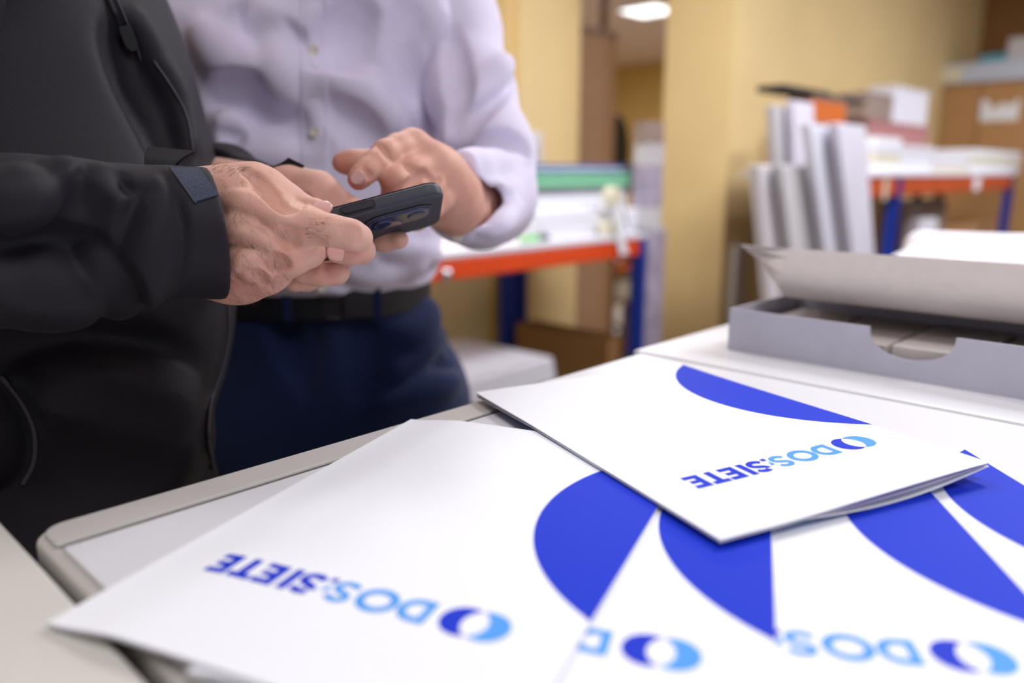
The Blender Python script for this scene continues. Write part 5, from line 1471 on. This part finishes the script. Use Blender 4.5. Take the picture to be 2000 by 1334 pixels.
    for o_ in (.0018, -.0008):
        for a, b in P_:
            for t in (0, .04, .5, .96, 1): q = a + (b - a) * t; hx = q + unit(CAM - q) * (o_ + (.0006 if t in (.04, .96) else 0)); V_.append(hx)
    m_ = len(P_); N_ = 5 * m_
    for i in range(m_ - 1):
        for k in range(4): a = 5 * i + k; Fc += [(a, a + 1, a + 6, a + 5), (a + N_, a + 5 + N_, a + 6 + N_, a + 1 + N_)]
        Fc += [(5 * i, 5 * i + 5, 5 * i + 5 + N_, 5 * i + N_), (5 * i + 4, 5 * i + 4 + N_, 5 * i + 9 + N_, 5 * i + 9)]
    mb = MB(); mb.add(V_, Fc); mb.build('placket', 'shirt', sh_, smooth=False)
    for x, y in ((613, 97), (614, 257), (629, 562), (612, -55)):
        q = SH.hit(x, y)
        if q is None: continue
        e3 = unit(CAM - q); e3 = unit(e3 + Z * -.1); s1 = unit(np.cross(e3, Z)); s2 = np.cross(s1, e3)
        mb = MB(); prof = [(.0, .0030), (.0038, .0030), (.0046, .0040), (.0056, .0040), (.0060, .0030), (.0058, .0014)]; n = 20; V_ = [q + e3 * prof[0][1]]
        for r_, h_ in prof[1:]:
            for i in range(n): t = 2 * math.pi * i / n; V_.append(q + s1 * r_ * math.cos(t) + s2 * r_ * math.sin(t) + e3 * h_)
        Fc = [(0, 1 + i, 1 + (i + 1) % n) for i in range(n)]
        for k in range(len(prof) - 2):
            for i in range(n): a = 1 + k * n + i; b = 1 + k * n + (i + 1) % n; Fc.append((a, b, b + n, a + n))
        mb.add(V_, Fc)
        for dx, dy in ((-.0012, -.0012), (.0012, -.0012), (.0012, .0012), (-.0012, .0012)): mb.tube([q + s1 * dx + s2 * dy + e3 * .0031, q + s1 * dx + s2 * dy + e3 * .0034], .0005, 6)
        mb.build('button', 'button', sh_, smooth=False)
    # collar
    CF = Field(rc + Z * 1.5 - .16, rc + Z * 1.5 + .16, .004); CF.cone(rc + Z * 1.47, rc + Z * 1.535 + fw * .01, .072, .066, k=.001); CF.cone(rc + Z * 1.44, rc + Z * 1.62 + fw * .012, .064, .062, 's', .002); surf_obj('collar', [CF.nets()], 'shirt', sh_, 1)
    # --- left sleeve with cuff
    F = Field(at(945, 240, .92) - np.array([.22, .26, .36]), at(945, 240, .92) + np.array([.22, .26, .36]), .0026)
    F.chain([(rc + side * .165 + Z * 1.41, .072)] + pts_([(868, -60, 1.04, 84), (888, 60, 1.02, 84), (918, 180, .985, 82), (954, 300, .95, 84), (955, 385, .93, 88)]), k=.025)
    F.chain(pts_([(955, 385, .93, 88), (937, 400, .87, 80), (908, 396, .80, 72), (882, 388, .755, 67)]), k=.02)
    for L_, r, dp, k, op in (([(868, 300), (900, 240), (960, 175), (1000, 150)], .014, .008, .014, 's'), ([(860, 320), (920, 290), (990, 285), (1030, 300)], .016, .009, .016, 's'), ([(880, 330), (940, 320), (1010, 320)], .012, .004, .014, 'u'),
        ([(900, 205), (950, 160), (990, 120)], .012, .004, .014, 'u'), ([(925, 350), (960, 385), (1000, 380)], .010, .005, .01, 's'), ([(935, 440), (965, 400), (985, 385)], .010, .005, .01, 's'), ([(955, 450), (985, 430), (1010, 400)], .009, .003, .01, 'u'), ([(880, 60), (890, 160), (880, 240)], .014, .006, .014, 's')):
        F.crease(L_, r, dp, k, op)
    n = unit(at(860, 388, .72) - at(925, 398, .82)); F.plane_cut(at(897, 388, .752), n, .001)
    i_ = pts_([(925, 400, .84, 60), (860, 385, .70, 66)]); F.cone(i_[0][0], i_[1][0], i_[0][1], i_[1][1], 's', .001)
    F.crease([(905, 330), (935, 370), (945, 410), (925, 470)], .003, .0016, .003)
    sl = surf_obj('sleeve', [F.nets()], 'shirt', sh_, 2)
    q = F.hit(893, 462)
    if q is not None:
        e3 = unit(CAM - q); mb = MB(); mb.tube([q - e3 * .001, q + e3 * .002, q + e3 * .0026], [.0055, .0055, .003], 16); mb.build('cuff_button', 'button', sl)
    # right sleeve hanging at his side, mostly hidden
    F = Field(rc - side * .24 + Z * 1.18 - np.array([.2, .2, .34]), rc - side * .24 + Z * 1.18 + np.array([.2, .2, .34]), .005)
    F.chain([(rc - side * .18 + Z * 1.41, .075), (rc - side * .25 - fw * .02 + Z * 1.12, .062), (rc - side * .232 + fw * .115 + Z * .915, .046)], k=.03)
    surf_obj('sleeve', [F.nets()], 'shirt', sh_, 2)
    return p
shirt_man()
